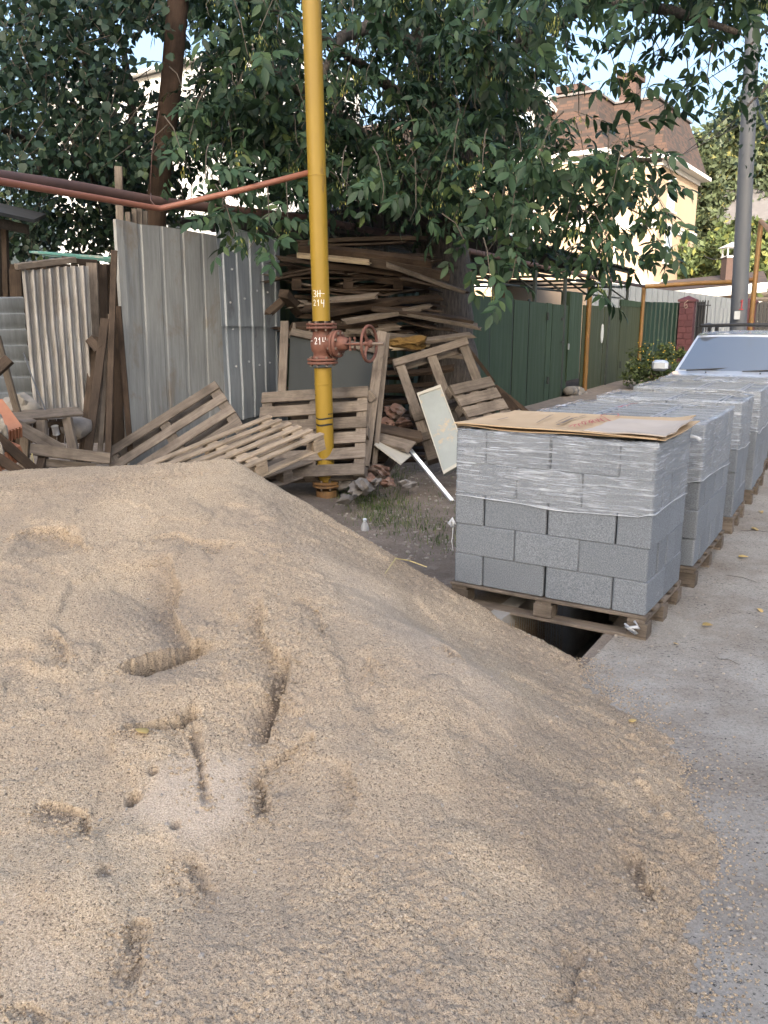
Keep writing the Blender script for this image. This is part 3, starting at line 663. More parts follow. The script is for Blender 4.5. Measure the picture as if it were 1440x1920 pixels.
# cardboard on the nearest stack
ce = empty('cardboard_sheet', M0 @ V(-W0/2, D0/2, top0), 'flattened brown cardboard box with red handwriting lying on the nearest block stack', 'cardboard')
def card(name, x0, x1, y0, y1, z, mat, seed, curl=.0, nx=26, ny=18, th=.006):
    vs = []; fs = []
    for s_ in (0, 1):
        for j in range(ny+1):
            for i in range(nx+1):
                u, v = i/nx, j/ny; x = x0+(x1-x0)*u; y = y0+(y1-y0)*v
                ed = .006*float(vnoise(u*9, v*9, seed)); zz = z+.008*float(vnoise(u*3.2+seed, v*3.2, seed+1))+curl*max(0, u-.9)*6*(v-.1)+.012*max(0, (v-.7))*2
                if i in (0, nx): x += ed
                if j in (0, ny): y += ed
                vs.append((x, y, zz+s_*th))
    N = (nx+1)*(ny+1)
    for j in range(ny):
        for i in range(nx):
            a = j*(nx+1)+i; fs.append((a, a+nx+1, a+nx+2, a+1)); fs.append((N+a, N+a+1, N+a+nx+2, N+a+nx+1))
    bd = [j*(nx+1) for j in range(ny+1)] + [ny*(nx+1)+i for i in range(1, nx+1)] + [j*(nx+1)+nx for j in range(ny-1, -1, -1)] + [i for i in range(nx-1, 0, -1)]
    for k in range(len(bd)): a, b_ = bd[k], bd[(k+1) % len(bd)]; fs.append((a, b_, N+b_, N+a))
    mm = MB(); mm.add(vs, fs); return mm.build(name, mat, ce, True, M=M0)
zc = top0+.022
card('lower_sheet', -W0-.015, .03, .015, D0+.05, zc, MT['card'], 1, .03)
card('upper_sheet', -W0-.012, .0, -.01, D0+.10, zc+.014, MT['card'], 4, .045)
card('grey_flap', -.40, .035, -.006, D0-.12, zc+.026, MT['card_grey'], 7, .045, 12, 14)
CZP = zc+.034
def cstroke(m, pts, w, z=CZP):
    P = [G(900+a/3.43, 740+b_/3.43, z) for a, b_ in pts]
    for i in range(len(P)-1):
        d = (P[i+1]-P[i]); 
        if d.length < 1e-5: continue
        nrm = V(-d.y, d.x, 0).normalized()*w/2; e = d.normalized()*w*.3
        m.add([P[i]-nrm-e, P[i+1]-nrm+e, P[i+1]+nrm+e, P[i]+nrm-e], [(0, 1, 2, 3)])
m = MB()
for pts in ([(868, 140), (885, 138), (893, 129), (885, 121), (850, 120), (815, 123), (785, 129), (776, 138), (795, 143), (815, 155), (846, 171)],
            [(846, 171), (815, 160), (770, 150), (785, 163), (806, 174)], [(806, 174), (775, 162), (748, 154)], [(748, 154), (762, 166), (768, 174), (752, 170), (738, 160), (722, 162), (728, 174), (745, 180)],
            [(716, 160), (700, 168), (705, 180), (722, 182), (716, 170), (690, 165), (660, 160)], [(690, 176), (675, 172), (655, 176), (658, 188), (680, 192), (676, 178), (650, 170), (625, 168)],
            [(648, 184), (632, 188), (640, 202), (655, 204)], [(632, 196), (610, 190), (588, 196), (578, 204), (570, 200)], [(612, 192), (604, 204), (622, 208)]):
    m = MB(); cstroke(m, pts, .006); tag(m.build('handwritten_stroke', MT['red_ink'], ce), kind='stuff')
for pts in ([(1008, 57), (985, 55), (960, 62), (940, 70), (960, 74)], [(935, 66), (910, 72), (890, 80), (862, 78)], [(920, 70), (905, 80), (888, 74)]): m = MB(); cstroke(m, pts, .006); tag(m.build('handwritten_stroke', MT['red_ink'], ce), kind='stuff')
m = MB(); rr_ = random.Random(2)
def dashes(a, b_, w, k):
    m = MB()
    for i in range(k):
        if rr_.random() < .12: continue
        u0, u1 = i/k, (i+.72)/k
        cstroke(m, [(a[0]+(b_[0]-a[0])*u0, a[1]+(b_[1]-a[1])*u0), (a[0]+(b_[0]-a[0])*u1, a[1]+(b_[1]-a[1])*u1)], w)
    tag(m.build('printed_line', MT['print'], ce), kind='stuff')
dashes((498, 193), (600, 148), .02, 16); dashes((600, 150), (680, 130), .012, 12); dashes((490, 178), (580, 138), .009, 14); dashes((364, 180), (455, 130), .007, 18); dashes((380, 172), (470, 126), .005, 18)
dashes((640, 72), (740, 48), .008, 14); dashes((760, 82), (850, 58), .006, 14); dashes((1010, 84), (1120, 56), .008, 16); dashes((1040, 88), (1140, 60), .006, 16); dashes((115, 160), (180, 145), .012, 6)
# ------------------------------------------------------------------ yellow gas riser with gate valve
YR = 7.6
RP0 = W(612, 905, YR); RP1 = W(584, 0, YR); RAX = (RP1-RP0).normalized()
riser = empty('gas_riser', RP0, 'tall yellow gas pipe with rust red gate valve and handwheel standing by the pallets', 'gas pipe')
RM = frame(RP0, (1, 0, 0), RAX); RM = Matrix((V(1, 0, 0)-RAX*RAX.x, RAX.cross(V(1, 0, 0)-RAX*RAX.x), RAX)).transposed().to_4x4(); RM.translation = RP0
def zat(py):                       # height along the riser of a row in the photograph
    p = W(605, py, YR); return (p-RP0).dot(RAX)
PR = .0795
m = MB(); m.lathe([(PR, zat(668)*0+zat(905)-.02), (PR, zat(690))], 32); m.build('lower_pipe', MT['yellow'], riser, True, RM)
m = MB(); m.lathe([(PR, zat(602)), (PR, zat(602)+4.6)], 32); m.build('upper_pipe', MT['yellow'], riser, True, RM)
m = MB(); m.lathe([(.10, zat(905)-.42), (.10, zat(905)-.07)], 20); m.build('ground_sleeve', MT['rust_flange'], riser, True, RM)
def flange(z, r, mat, n=8, th=.021):
    f = MB(); f.lathe([(r-.003, z-.0045-th), (r, z-.0045-th+.004), (r, z-.0045-.004), (r-.003, z-.0045)], 36); f.lathe([(r-.003, z+.0045), (r, z+.0085), (r, z+th), (r-.003, z+th+.004)], 36); f.lathe([(r*.72, z-.006), (r*.72, z+.006)], 24)
    o = f.build('flange', mat, riser, True, RM)
    for k in range(n):
        a = 2*math.pi*(k+.5)/n; b_ = MB(); x, y = (r-.028)*math.cos(a), (r-.028)*math.sin(a)
        b_.lathe([(.012, z-th-.024), (.012, z-th-.008), (.0085, z-th-.007), (.0085, z+th+.006), (.0125, z+th+.007), (.0125, z+th+.02)], 6, Matrix.Translation((x, y, 0)))
        b_.build('bolt', MT['steel'], o, M=RM)
flange(zat(907), .132, MT['rust_flange']); flange(zat(677), .14, MT['red_oxide']); flange(zat(611), .138, MT['red_oxide'])
zv = zat(645); z0v, z1v = zat(671), zat(617)
m = MB(); m.lathe([(.098, z0v), (.082, z0v+.02), (.084, zv-.075), (.10, zv-.055), (.106, zv), (.10, zv+.05), (.084, zv+.07), (.082, z1v-.02), (.098, z1v)], 32)
VA = V(.905, -.425, 0).normalized(); VM = RM @ Matrix.Translation((0, 0, zv)) @ frame((0, 0, 0), (0, 0, 1), VA)    # local z along the stem
m.build('valve_body', MT['red_oxide'], riser, True, RM)
m = MB(); m.lathe([(.085, .02), (.088, .10), (.098, .125)], 28); m.build('valve_bonnet', MT['red_oxide'], riser, True, VM)
m = MB(); m.lathe([(.117, .122), (.120, .126), (.120, .145), (.117, .148)], 32); m.lathe([(.119, .154), (.122, .158), (.122, .178), (.119, .182)], 32); m.lathe([(.08, .146), (.08, .156)], 20)
bf = m.build('bonnet_flange', MT['red_oxide'], riser, True, VM)
for k in range(8):
    a = 2*math.pi*(k+.5)/8; b_ = MB(); b_.lathe([(.013, .105), (.013, .12), (.009, .121), (.009, .182), (.013, .183), (.013, .197)], 6, Matrix.Translation((.098*math.cos(a), .098*math.sin(a), 0))); b_.build('bolt', MT['steel'], bf, M=VM)
m = MB(); m.lathe([(.07, .18), (.062, .21), (.058, .25), (.04, .27)], 24); m.build('gland', MT['red_oxide'], riser, True, VM)
for s_ in (-1, 1):
    m = MB(); m.tube([V(0, .05*s_, .24), V(0, .052*s_, .30), V(0, .045*s_, .44), V(0, .02*s_, .47)], .0105, 8); m.build('yoke_bar', MT['red_oxide'], riser, True, VM)
    m = MB(); m.lathe([(.008, -.05), (.008, .05)], 8, Matrix.Translation((0, .045*s_, .31)) @ Matrix.Rotation(math.pi/2, 4, 'Y')); m.lathe([(.014, -.058), (.014, -.04)], 6, Matrix.Translation((0, .045*s_, .31)) @ Matrix.Rotation(math.pi/2, 4, 'Y')); m.lathe([(.014, .04), (.014, .058)], 6, Matrix.Translation((0, .045*s_, .31)) @ Matrix.Rotation(math.pi/2, 4, 'Y')); m.build('gland_bolt', MT['red_oxide'], riser, M=VM)
m = MB(); m.lathe([(.015, .25), (.015, .62)], 14); m.build('stem', MT['steel'], riser, True, VM)
wr = .155; zw = .475
m = MB(); ring = [V(wr*math.cos(a), wr*math.sin(a), zw) for a in [2*math.pi*k/40 for k in range(41)]]; m.tube(ring, .0135, 10, False); hw = m.build('handwheel', MT['red_oxide'], riser, True, VM)
for k in range(3):
    a = 2*math.pi*k/3+.5; m = MB(); m.tube([V(.02*math.cos(a), .02*math.sin(a), zw-.01), V(.08*math.cos(a), .08*math.sin(a), zw-.016), V(wr*math.cos(a), wr*math.sin(a), zw)], [.018, .012, .012], 8); m.build('spoke', MT['red_oxide'], hw, True, VM)
m = MB(); m.lathe([(.034, zw-.03), (.036, zw+.02), (.022, zw+.035)], 16); m.build('hub', MT['red_oxide'], hw, True, VM)
# painted lettering and bands on the pipe
GL = {'3': [[(0, 1), (.6, 1), (.9, .85), (.6, .55), (.35, .52)], [(.35, .52), (.8, .45), (.9, .15), (.5, 0), (0, .1)]], 'H': [[(.05, 1), (0, 0)], [(0, .5), (1.15, .55)], [(.75, 1.05), (.7, 0)]], '-': [[(.1, .5), (.6, .5)]],
      '2': [[(0, .8), (.3, 1), (.7, .85), (.6, .5), (.1, .05), (.8, .08)]], '1': [[(.1, .7), (.4, 1), (.4, 0)]], '4': [[(.08, 1), (.02, .42), (.85, .45)], [(.85, 1.0), (.72, -.25)]]}
def paint(txt, px0, py0, hpx, wpx, rad, name, wd=.0065):
    m = MB(); z0 = zat(py0); hh = hpx*YR/FPX; 
    for ci, ch in enumerate(txt):
        for stv in GL[ch]:
            P = []
            for k in range(len(stv)-1):
                for q in range(4):
                    a, b_ = stv[k], stv[k+1]; f = q/4; P.append((a[0]+(b_[0]-a[0])*f, a[1]+(b_[1]-a[1])*f))
            P.append(stv[-1]); Q = []
            for (u, v) in P:
                z = z0+v*hh; xo = (px0+ci*wpx+u*wpx*.78 - 598.5 - (645-py0)*-.0)*YR/FPX
                xo -= 0; xo = max(-rad*.98, min(rad*.98, xo)); a = math.asin(xo/rad)
                Q.append((a, z))
            for k in range(len(Q)-1):
                (a0, za), (a1, zb) = Q[k], Q[k+1]; dx, dz = (a1-a0)*rad, zb-za; l = math.hypot(dx, dz)+1e-9; nx, nz = -dz/l*wd/2, dx/l*wd/2; ex, ez = dx/l*wd*.25, dz/l*wd*.25
                vs = []
                for (aa, zz, s_, e) in ((a0, za, -1, -1), (a1, zb, -1, 1), (a1, zb, 1, 1), (a0, za, 1, -1)):
                    an = aa+(nx*s_+ex*e)/rad; rr = rad+.0018; vs.append((rr*math.sin(an), -rr*math.cos(an), zz+nz*s_+ez*e))
                m.add(vs, [(0, 1, 2, 3)])
    o = m.build(name, MT['white_paint'], riser, M=RM, fix=False); tag(o, kind='stuff'); return o
paint('3H-', 586, 557, 11, 8.2, PR, 'painted_number', .005); paint('214', 586, 573.5, 10.5, 7.2, PR, 'painted_number', .005); paint('-214', 579, 645, 12, 7.4, .108, 'painted_number', .0055)
for (py, hgt, a0, a1) in ((783, .014, -1.35, 1.3), (795, .018, -1.3, 1.2), (775, .010, .5, 1.4), (740, .012, -1.5, -1.0)):
    m = MB(); vs = []; kk = 18
    for i in range(kk+1):
        a = a0+(a1-a0)*i/kk; zz = zat(py)-.012*math.cos(a)+.004*math.sin(a*3); 
        for s_ in (0, 1): vs.append(((PR+.002)*math.sin(a), -(PR+.002)*math.cos(a), zz+s_*hgt*(.6+.4*math.cos(a))))
    m.add(vs, [(2*i, 2*i+2, 2*i+3, 2*i+1) for i in range(kk)]); m.build('black_band', MT['black_tape'], riser, M=RM)
for zz in (zat(330), zat(720)): m = MB(); m.lathe([(PR-.002, zz-.008), (PR+.0025, zz-.003), (PR+.0025, zz+.003), (PR-.002, zz+.008)], 32); m.build('weld_seam', MT['yellow'], riser, True, RM)
# overhead pipes
m = MB()
BP = [W(-120, 312, 5.5)+V(-3.4, -7.0, .1), W(-120, 312, 5.5), W(0, 331, 6.1), W(150, 352, 7.0), W(300, 379, 8.0), W(590, 412, 10.2), W(740, 441, 12.2), W(925, 480, 15.6), W(1100, 518, 21.2), W(1208, 537, 26.3)]
m.tube(BP, .046, 14); ov = m.build('overhead_gas_pipe', MT['brown_pipe'], None, 'all'); tag(ov, 'thick brown rusty pipe running overhead along the fence line', 'pipe')
m = MB(); OP = [W(-120, 308, 5.2)+V(-3.4, -7.0, .1), W(-120, 308, 5.2), W(0, 340, 5.7), W(150, 366, 6.5), W(285, 389, 7.35), W(300, 391, 7.42), W(315, 388, 7.45), W(450, 357, 7.5), W(590, 321, 7.6)]
m.tube(OP, .025, 12); o = m.build('branch_pipe', MT['orange_pipe'], None, 'all'); tag(o, 'thin orange red pipe bending up to join the yellow riser', 'pipe')
m = MB(); P = W(292, 383, 7.55); m.tube([P+V(-.09, .2, .12), P+V(-.02, -.07, .02), P+V(.03, -.06, -.05), P+V(.08, .15, -.02)], .006, 6); m.tube([P+V(-.1, .2, .1), P+V(-.06, .2, .45), P+V(.02, .22, .8)], .004, 5)
tag(m.build('tie_wire', MT['brown_pipe'], None, 'all'), 'rusty wire tying the two overhead pipes together by the wooden pole', 'wire')
# wooden utility pole
m = MB(); A = W(291, 425, 9.3); B = W(338, -20, 9.3); dpo = (B-A).normalized(); base = A-dpo*(A.z/dpo.z+.1); topp = B+dpo*2.2
m.tube([base+(topp-base)*(i/12)+V(.01*math.sin(i*2.1), 0, 0) for i in range(13)], [.118-.0015*i for i in range(13)], 18)
PMat = frame(base, topp-base); me = m.mesh('utility_pole'); Mi = PMat.inverted(); me.transform(Mi); me.materials.append(MT['wood_pole']); shade(me, 'all'); tag(inst('utility_pole', me, PMat), 'leaning dark brown wooden utility pole behind the metal sheets', 'utility pole')

# ------------------------------------------------------------------ metal sheets, shed
def sheet4(TL, TR, BL, BR, prof, mat, name, label, cat='metal sheet', group=None, parent=None, horiz=False, nv=10, th=.003, sag=.008, seed=1, smooth=True):
    """bilinear sheet; prof = list of (u 0..1, offset m) across its width (or height)"""
    TL, TR, BL, BR = map(Vector, (TL, TR, BL, BR)); N = (TR-TL).cross(BL-TL).normalized()
    if N.y > 0: N = -N
    vs = []; n = len(prof)
    for s_ in (0, 1):
        for j in range(nv+1):
            for (u, d) in prof:
                a, b_ = (u, j/nv) if not horiz else (j/nv, u)
                p = (TL*(1-a)+TR*a)*(1-b_)+(BL*(1-a)+BR*a)*b_
                p = p+N*(d+sag*float(vnoise(a*3+seed, b_*3, seed))-s_*th)
                if b_ in (0, 1) and not horiz: p = p+V(0, 0, .008*float(vnoise(u*8, seed+b_, 4)))
                vs.append(p)
    K = (nv+1)*n; fs = []
    for j in range(nv):
        for i in range(n-1): a = j*n+i; fs.append((a, a+1, a+n+1, a+n)); fs.append((K+a, K+a+n, K+a+n+1, K+a+1))
    bd = [i for i in range(n)]+[j*n+n-1 for j in range(1, nv+1)]+[nv*n+i for i in range(n-2, -1, -1)]+[j*n for j in range(nv-1, 0, -1)]
    for k in range(len(bd)): a, b_ = bd[k], bd[(k+1) % len(bd)]; fs.append((a, K+a, K+b_, b_))
    m = MB(); m.add(vs, fs); o = m.build(name, mat, parent, smooth)
    if parent is None: tag(o, label, cat, group)
    return o
def trap(n, depth, duty=.35, ramp=.12):
    out = []
    for i in range(n):
        a = i/n; w = 1/n; out += [(a, 0), (a+w*(1-duty-ramp*2)*.98, 0), (a+w*(1-duty-ramp), depth), (a+w*(1-ramp)*.999, depth)]
    return out+[(1, 0)]
def wave(n, amp, k=10): return [(i/(n*k), amp*math.sin(2*math.pi*i/k)) for i in range(n*k+1)]
big = sheet4(W(212, 412, 8.0), W(409, 441, 9.02), W(241, 900, 7.98), W(424, 860, 9.0), [(0, 0), (.012, .02), (.07, .022), (.075, .008), (.20, .008), (.21, .0), (.235, .0), (.245, .01), (.40, .01), (.41, .002), (.43, .002), (.44, .01), (.60, .01), (.61, .0), (.63, .0), (.64, .01), (.80, .01), (.81, .0), (.83, .0), (.84, .01), (1, .01)], MT['galv_dirty'], 'metal_sheet', 'tall dull grey stained zinc sheet standing below the wooden pole', sag=.012, smooth=False)
gp = [(0, 0)]
for i in range(5):
    c = .08+i*.21; gp += [(c-.022, 0), (c-.01, .016), (c+.01, .016), (c+.022, 0)]
gp += [(1, 0)]
g1 = sheet4(W(405, 420, 9.0), W(524, 450, 10.0), W(415, 612, 8.98), W(526, 614, 9.98), gp, MT['galv'], 'metal_sheet', 'upper shiny ribbed galvanised sheet beside the tall dull sheet', seed=2)
g2 = sheet4(W(415, 604, 9.03), W(526, 608, 10.03), W(424, 792, 9.0), W(528, 770, 10.0), gp, MT['galv'], 'metal_sheet', 'lower shiny ribbed galvanised sheet, overlapped by the one above it', seed=3)
g3 = sheet4(W(424, 770, 9.12), W(540, 760, 10.12), W(428, 905, 9.1), W(541, 880, 10.1), wave(6, .012), MT['galv_rib'], 'metal_sheet', 'dark corrugated strip at the foot of the galvanised sheets', seed=4)
for i, (px, py, Y) in enumerate(((437, 470, 9.2), (459, 560, 9.4), (435, 505, 9.2), (432, 567, 9.18), (482, 545, 9.65), (502, 548, 9.8), (437, 617, 9.2), (443, 687, 9.22), (467, 678, 9.42), (487, 684, 9.62), (506, 680, 9.8))):
    mm = MB(); p = W(px, py, Y-.07); mm.lathe([(.010, -.006), (.012, .0), (.008, .006)], 8, frame(p, (1, 0, 0), (0.4, -1, 0))); mm.build('screw', MT['alu'], g1 if py < 612 else g2)
wv = sheet4(W(40, 506, 7.35), W(165, 498, 7.75), W(66, 785, 7.2), W(182, 785, 7.55), wave(8, .022), MT['galv_wave'], 'metal_sheet', 'stained wavy corrugated sheet closing the small shed at left', sag=.012, seed=5)
rib = []
for i in range(7):
    c = i/7; rib += [(c, 0), (c+.015, .018), (c+.10, .014), (c+.115, .004)]
rib += [(1, 0)]
sheet4(W(-200, 560, 6.9), W(43, 556, 7.75), W(-200, 765, 6.7), W(62, 765, 7.6), rib, MT['galv_rib'], 'metal_sheet', 'grey sheet with horizontal ribs at the left edge, a rust hole in it', horiz=True, seed=6)
shed = empty('shed', W(120, 800, 8.4), 'dark weathered plank shed with flaking green roof edge behind the corrugated sheet', 'shed')
for i in range(14):
    px = 20+i*15; board('wall_board', W(px, 495, 8.5+i*.05), W(px+4, 830, 8.5+i*.05), .076, .02, 'wood_dark', shed, (0, -1, 0), i % 4)
for i, (a, b_, mt, w_) in enumerate((((30, 500, 7.3), (140, 487, 7.7), 'wood_old', .06), ((120, 486, 7.7), (178, 492, 7.95), 'wood_dark', .07))):
    board('roof_edge_board', W(*a), W(*b_), w_, .05, mt, shed, (0, -.2, 1), i)
for i in range(7):
    m = MB(); a = W(55+6*i, 474+i*1.2, 7.6+.14*i); b_ = W(212+3*i, 486+i*1.2, 8.1+.16*i); d = V(0, .13, .012)
    m.prism([a, b_, b_+d, a+d+V(.05*math.sin(i*5), 0, 0)], (0, 0, .016)); m.build('roof_board', MT['teal'], shed)
board('wall_board', W(172, 493, 7.85), W(186, 830, 7.7), .10, .025, 'wood_old', shed, (0, -1, 0), 2); board('wall_board', W(188, 496, 8.0), W(202, 830, 7.9), .12, .025, 'wood_dark', shed, (0, -1, 0), 1)
lean = empty('lean_to', W(0, 700, 8.2), 'dark lean-to roof with wooden posts poking in at the left edge', 'lean-to')
m = MB(); a = W(-150, 372, 7.0); b_ = W(64, 418, 8.2); m.prism([a, b_, b_+V(-.5, 1.6, .25), a+V(-.5, 1.6, .25)], (0, 0, .03)); m.build('roof', MT['dark_roof'], lean)
m = MB(); m.prism([a+V(0, .02, -.10), b_+V(-.08, .02, -.10), b_+V(-.08, .07, -.10), a+V(0, .07, -.10)], (0, 0, .09)); m.build('eave_beam', MT['wood_dark'], lean)
for (px, y0, Y) in ((-10, 405, 7.9), (6, 425, 8.15), (26, 505, 8.0), (34, 508, 8.0)): board('post', W(px, y0, Y), W(px+14, 840, Y), .075, .06, 'wood_dark', lean, (0, -1, 0), 1)
# upright board beside the pole, old stacked wood behind the sheet
o = board('fence_board', W(222, 312, 8.25), W(238, 840, 8.2), .072, .03, 'wood_old', None, (0, -1, 0)); tag(o, 'upright grey board rising above the tall dull zinc sheet', 'board')
for i, (px, y0) in enumerate(((240, 398), (252, 392), (262, 388), (272, 396))):
    o = board('fence_board', W(px, y0, 8.5+.05*i), W(px+12, 840, 8.45+.05*i), .05, .03, 'wood_old', None, (0, -1, 0), i); tag(o, 'board end peeping over the tall zinc sheet, %s from the upright board' % ORD[i], 'board', 'board ends above the zinc sheet')
# dark boards leaning between the corrugated sheet and the zinc sheet
lb = [((197, 598, 7.6), (162, 870, 7.15), .075, 'wood_dark', 'thick dark board leaning foremost in the bundle right of the corrugated sheet'), ((178, 632, 7.7), (152, 868, 7.3), .06, 'wood_dark', 'leaning dark board with a nailed stub beside the corrugated sheet'),
      ((208, 590, 7.7), (186, 870, 7.3), .045, 'wood_old', 'narrow grey board leaning behind the thick dark board'), ((214, 470, 7.75), (202, 868, 7.3), .055, 'wood_dark', 'tallest thin brown board leaning at the left edge of the zinc sheet'),
      ((222, 575, 7.78), (246, 860, 7.5), .05, 'wood_rot', 'reddish board standing along the left edge of the zinc sheet'), ((219, 600, 7.9), (224, 868, 7.6), .09, 'wood_rot', 'very dark wide board in the gap beside the zinc sheet'), ((206, 640, 7.95), (214, 868, 7.7), .10, 'wood_dark', 'dark board hidden deepest behind the leaning bundle')]
for i, (a, b_, w_, mt, lab) in enumerate(lb): tag(board('leaning_board', W(*a), W(*b_), w_, .035, mt, None, (.2, -1, .1), i % 3), lab, 'board', 'boards leaning by the shed')
tag(board('wood_stub', W(168, 636, 7.6), W(186, 656, 7.5), .08, .04, 'wood_dark', None, (.3, -1, 0)), 'short stub of wood at the top of the leaning boards', 'wood stub')

# ------------------------------------------------------------------ junk at the far left
tb = empty('work_table', W(80, 850, 6.6), 'rickety grey plank table with splayed legs at the left edge', 'table')
board('top_board', W(-60, 790, 6.3), W(150, 772, 6.9), .13, .022, 'wood_old', tb, (0, -.5, 1), 0, .02); board('top_board', W(-60, 782, 6.5), W(148, 769, 7.05), .12, .02, 'wood_old', tb, (0, -.4, 1), 1, .03)
board('top_board', W(-60, 797, 6.15), W(60, 789, 6.5), .09, .02, 'wood_old', tb, (0, -.3, 1), 2, .03)
for a, b_ in (((126, 784, 6.8), (148, 890, 6.7)), ((78, 788, 6.6), (82, 900, 6.5)), ((50, 790, 6.9), (42, 900, 7.0))): board('leg', W(*a), W(*b_), .075, .05, 'wood_old', tb, (0, -1, 0))
board('cross_brace', W(84, 796, 6.75), W(126, 794, 6.9), .05, .03, 'wood_dark', tb, (0, -1, 0)); board('diagonal_brace', W(16, 790, 6.35), W(118, 846, 6.5), .10, .028, 'wood_old', tb, (.2, -1, .3))
fr = empty('low_trestle', W(130, 870, 6.2), 'low frame of grey timbers lying between the table and the tilted pallet', 'timber frame')
board('rail', W(57, 842, 6.15), W(206, 860, 6.3), .085, .035, 'wood_old', fr, (0, -1, .3)); board('rail', W(86, 868, 6.2), W(180, 876, 6.35), .06, .03, 'wood_old', fr, (0, -1, .3))
for a, b_ in (((82, 848, 6.22), (70, 905, 6.1)), ((152, 858, 6.35), (146, 905, 6.3))): board('stub_leg', W(*a), W(*b_), .06, .045, 'wood_dark', fr, (0, -1, 0))
for i, (a, b_) in enumerate((((-20, 805, 5.9), (74, 890, 6.0)), ((-20, 848, 5.8), (60, 900, 5.9)))): tag(board('black_bar', W(*a), W(*b_), .07, .04, 'wood_rot', None, (.3, -1, .4), i), ['upper', 'lower'][i]+' of two black slanting timbers at the left edge', 'timber', 'black slanting timbers')
tag(board('leaning_stick', W(-6, 630, 6.5), W(38, 790, 6.7), .055, .03, 'wood_old', None, (0, -1, 0)), 'pale stick leaning at the left edge above the table', 'stick')
tag(board('wood_stub', W(-12, 700, 6.4), W(18, 673, 6.45), .08, .05, 'wood_dark', None, (0, -1, .2)), 'dark wood chunk fixed across the pale stick', 'wood stub')
for i, (px, py, Y) in enumerate(((-6, 800, 6.15), (-2, 862, 6.05))):
    e = empty('clay_block', W(px, py, Y), ['upper', 'lower'][i]+' orange hollow clay block with ribbed edge at the left edge', 'clay block', 'orange clay blocks', M=frame(W(px, py, Y), (.5, -.35, -.5 if i == 0 else -.1), (.2, -.5, .8)))
    Mc = e.matrix_basis; m = MB(); m.box((0, 0, 0), (.30, .24, .012)); m.box((0, 0, .10), (.30, .24, .012))
    for k in range(5): m.box((-.144+k*.072, 0, .05), (.012, .24, .088))
    m.build('shell', MT['clay'], e, M=Mc)
    for k in range(10): m = MB(); m.box((.157, -.108+k*.024, .05), (.012, .012, .112)); m.build('rib', MT['clay'], e, M=Mc)
def lump(name, c, r, mat, label, cat, group=None, seed=1, squash=(1, 1, .7), rough=.35, sub=2, Mx=None):
    bm = bmesh.new(); bmesh.ops.create_icosphere(bm, subdivisions=sub, radius=1); rnd = random.Random(seed); ox = rnd.uniform(0, 50)
    for v in bm.verts:
        p = v.co; k = 1+rough*float(vnoise(p.x*1.7+ox, p.y*1.7+p.z*1.3, seed))+rough*.5*float(vnoise(p.x*4+ox, p.z*4+p.y*2, seed+3)); v.co = V(p.x*squash[0], p.y*squash[1], p.z*squash[2])*k*r
    me = bpy.data.meshes.new(name); bm.to_mesh(me); bm.free(); me.materials.append(mat); shade(me, True)
    o = inst(name, me, (Matrix.Translation(Vector(c)) @ Matrix.Rotation(rnd.uniform(0, 6), 4, 'Z')) if Mx is None else Mx); 
    return tag(o, label, cat, group) if label else o
lump('rag', W(2, 806, 5.95), .07, MT['rag'], 'crumpled dirty white rag hanging at the left edge', 'rag', seed=4, squash=(.55, .6, 1.3), rough=.6, sub=3)
lump('rag', W(2, 845, 5.92), .045, MT['rag'], 'hanging lower corner of cloth under the crumpled rag', 'rag', seed=6, squash=(.5, .5, 1.6), rough=.6, sub=3)
lump('sack', W(40, 765, 7.0), .17, MT['rag'], 'pale sack slumped behind the plank table', 'sack', seed=8, squash=(1.1, .8, .8), rough=.25, sub=3); lump('rubble_stone', W(143, 800, 7.2), .12, MT['rubble'], 'grey lump of masonry beside the table leg', 'stone', seed=9)
m = MB(); m.lathe([(.026, 0), (.029, .003), (.029, .007), (.027, .01), (.027, .07), (.029, .073), (.029, .077)], 20, frame(W(106, 815, 6.75), (1, 0, 0), (.1, -.3, 1))); tag(m.build('tin_can', MT['alu'], None, True), 'small shiny tin can under the plank table', 'can')
m = MB(); m.tube([W(44, 662, 6.9), W(62, 712, 6.85), W(88, 776, 6.8)], .006, 6); tag(m.build('metal_rod', MT['pole_grey'], None, True), 'thin grey rod leaning over the wavy corrugated sheet', 'rod')
m = MB(); m.tube([W(60, 850, 6.05), W(54, 885, 6.0)], .003, 5); m.tube([W(60, 850, 6.05), W(66, 880, 6.0), W(64, 895, 6.0)], .003, 5); tag(m.build('string', MT['straw'], None, True), 'loose string dangling from the low timber frame', 'string')

# ------------------------------------------------------------------ tilted pallets
def pframe(O, X, Yh, L, Wd, off=0, H_=.144):
    """O and X: corners along the boards, Yh: a point across them; the deck faces the camera"""
    O, X, Yh = map(Vector, (O, X, Yh)); x = (X-O).normalized(); y = (Yh-O); y = (y-x*y.dot(x)).normalized(); z = x.cross(y)
    c = (O+X)/2+y*Wd/2
    if z.dot(V(0, 0, CAMH)-c) < 0: y = -y; M = Matrix((x, y, -z*-1)).transposed(); z = x.cross(y); 
    M = Matrix((x, y, z)).transposed().to_4x4(); M.translation = c - z*H_; return M
pallet(pframe(W(184, 851, 7.45), W(408, 708, 7.7), W(184, 851, 7.45)+V(.34, -.43, -.38), 1.2, .8), 'grey pallet tilted up against the tall zinc sheet', 'loose pallets', 'wood_old', 1.22, .8, 5, dw=.10)
pallet(pframe(W(272, 868, 6.4), W(495, 780, 7.1), W(272, 868, 6.4)+V(.48, -.52, -.07), 1.2, .8), 'pale newer pallet with narrow slats just behind the sand crest', 'loose pallets', 'wood_pale', 1.22, .8, 6, dw=.065)
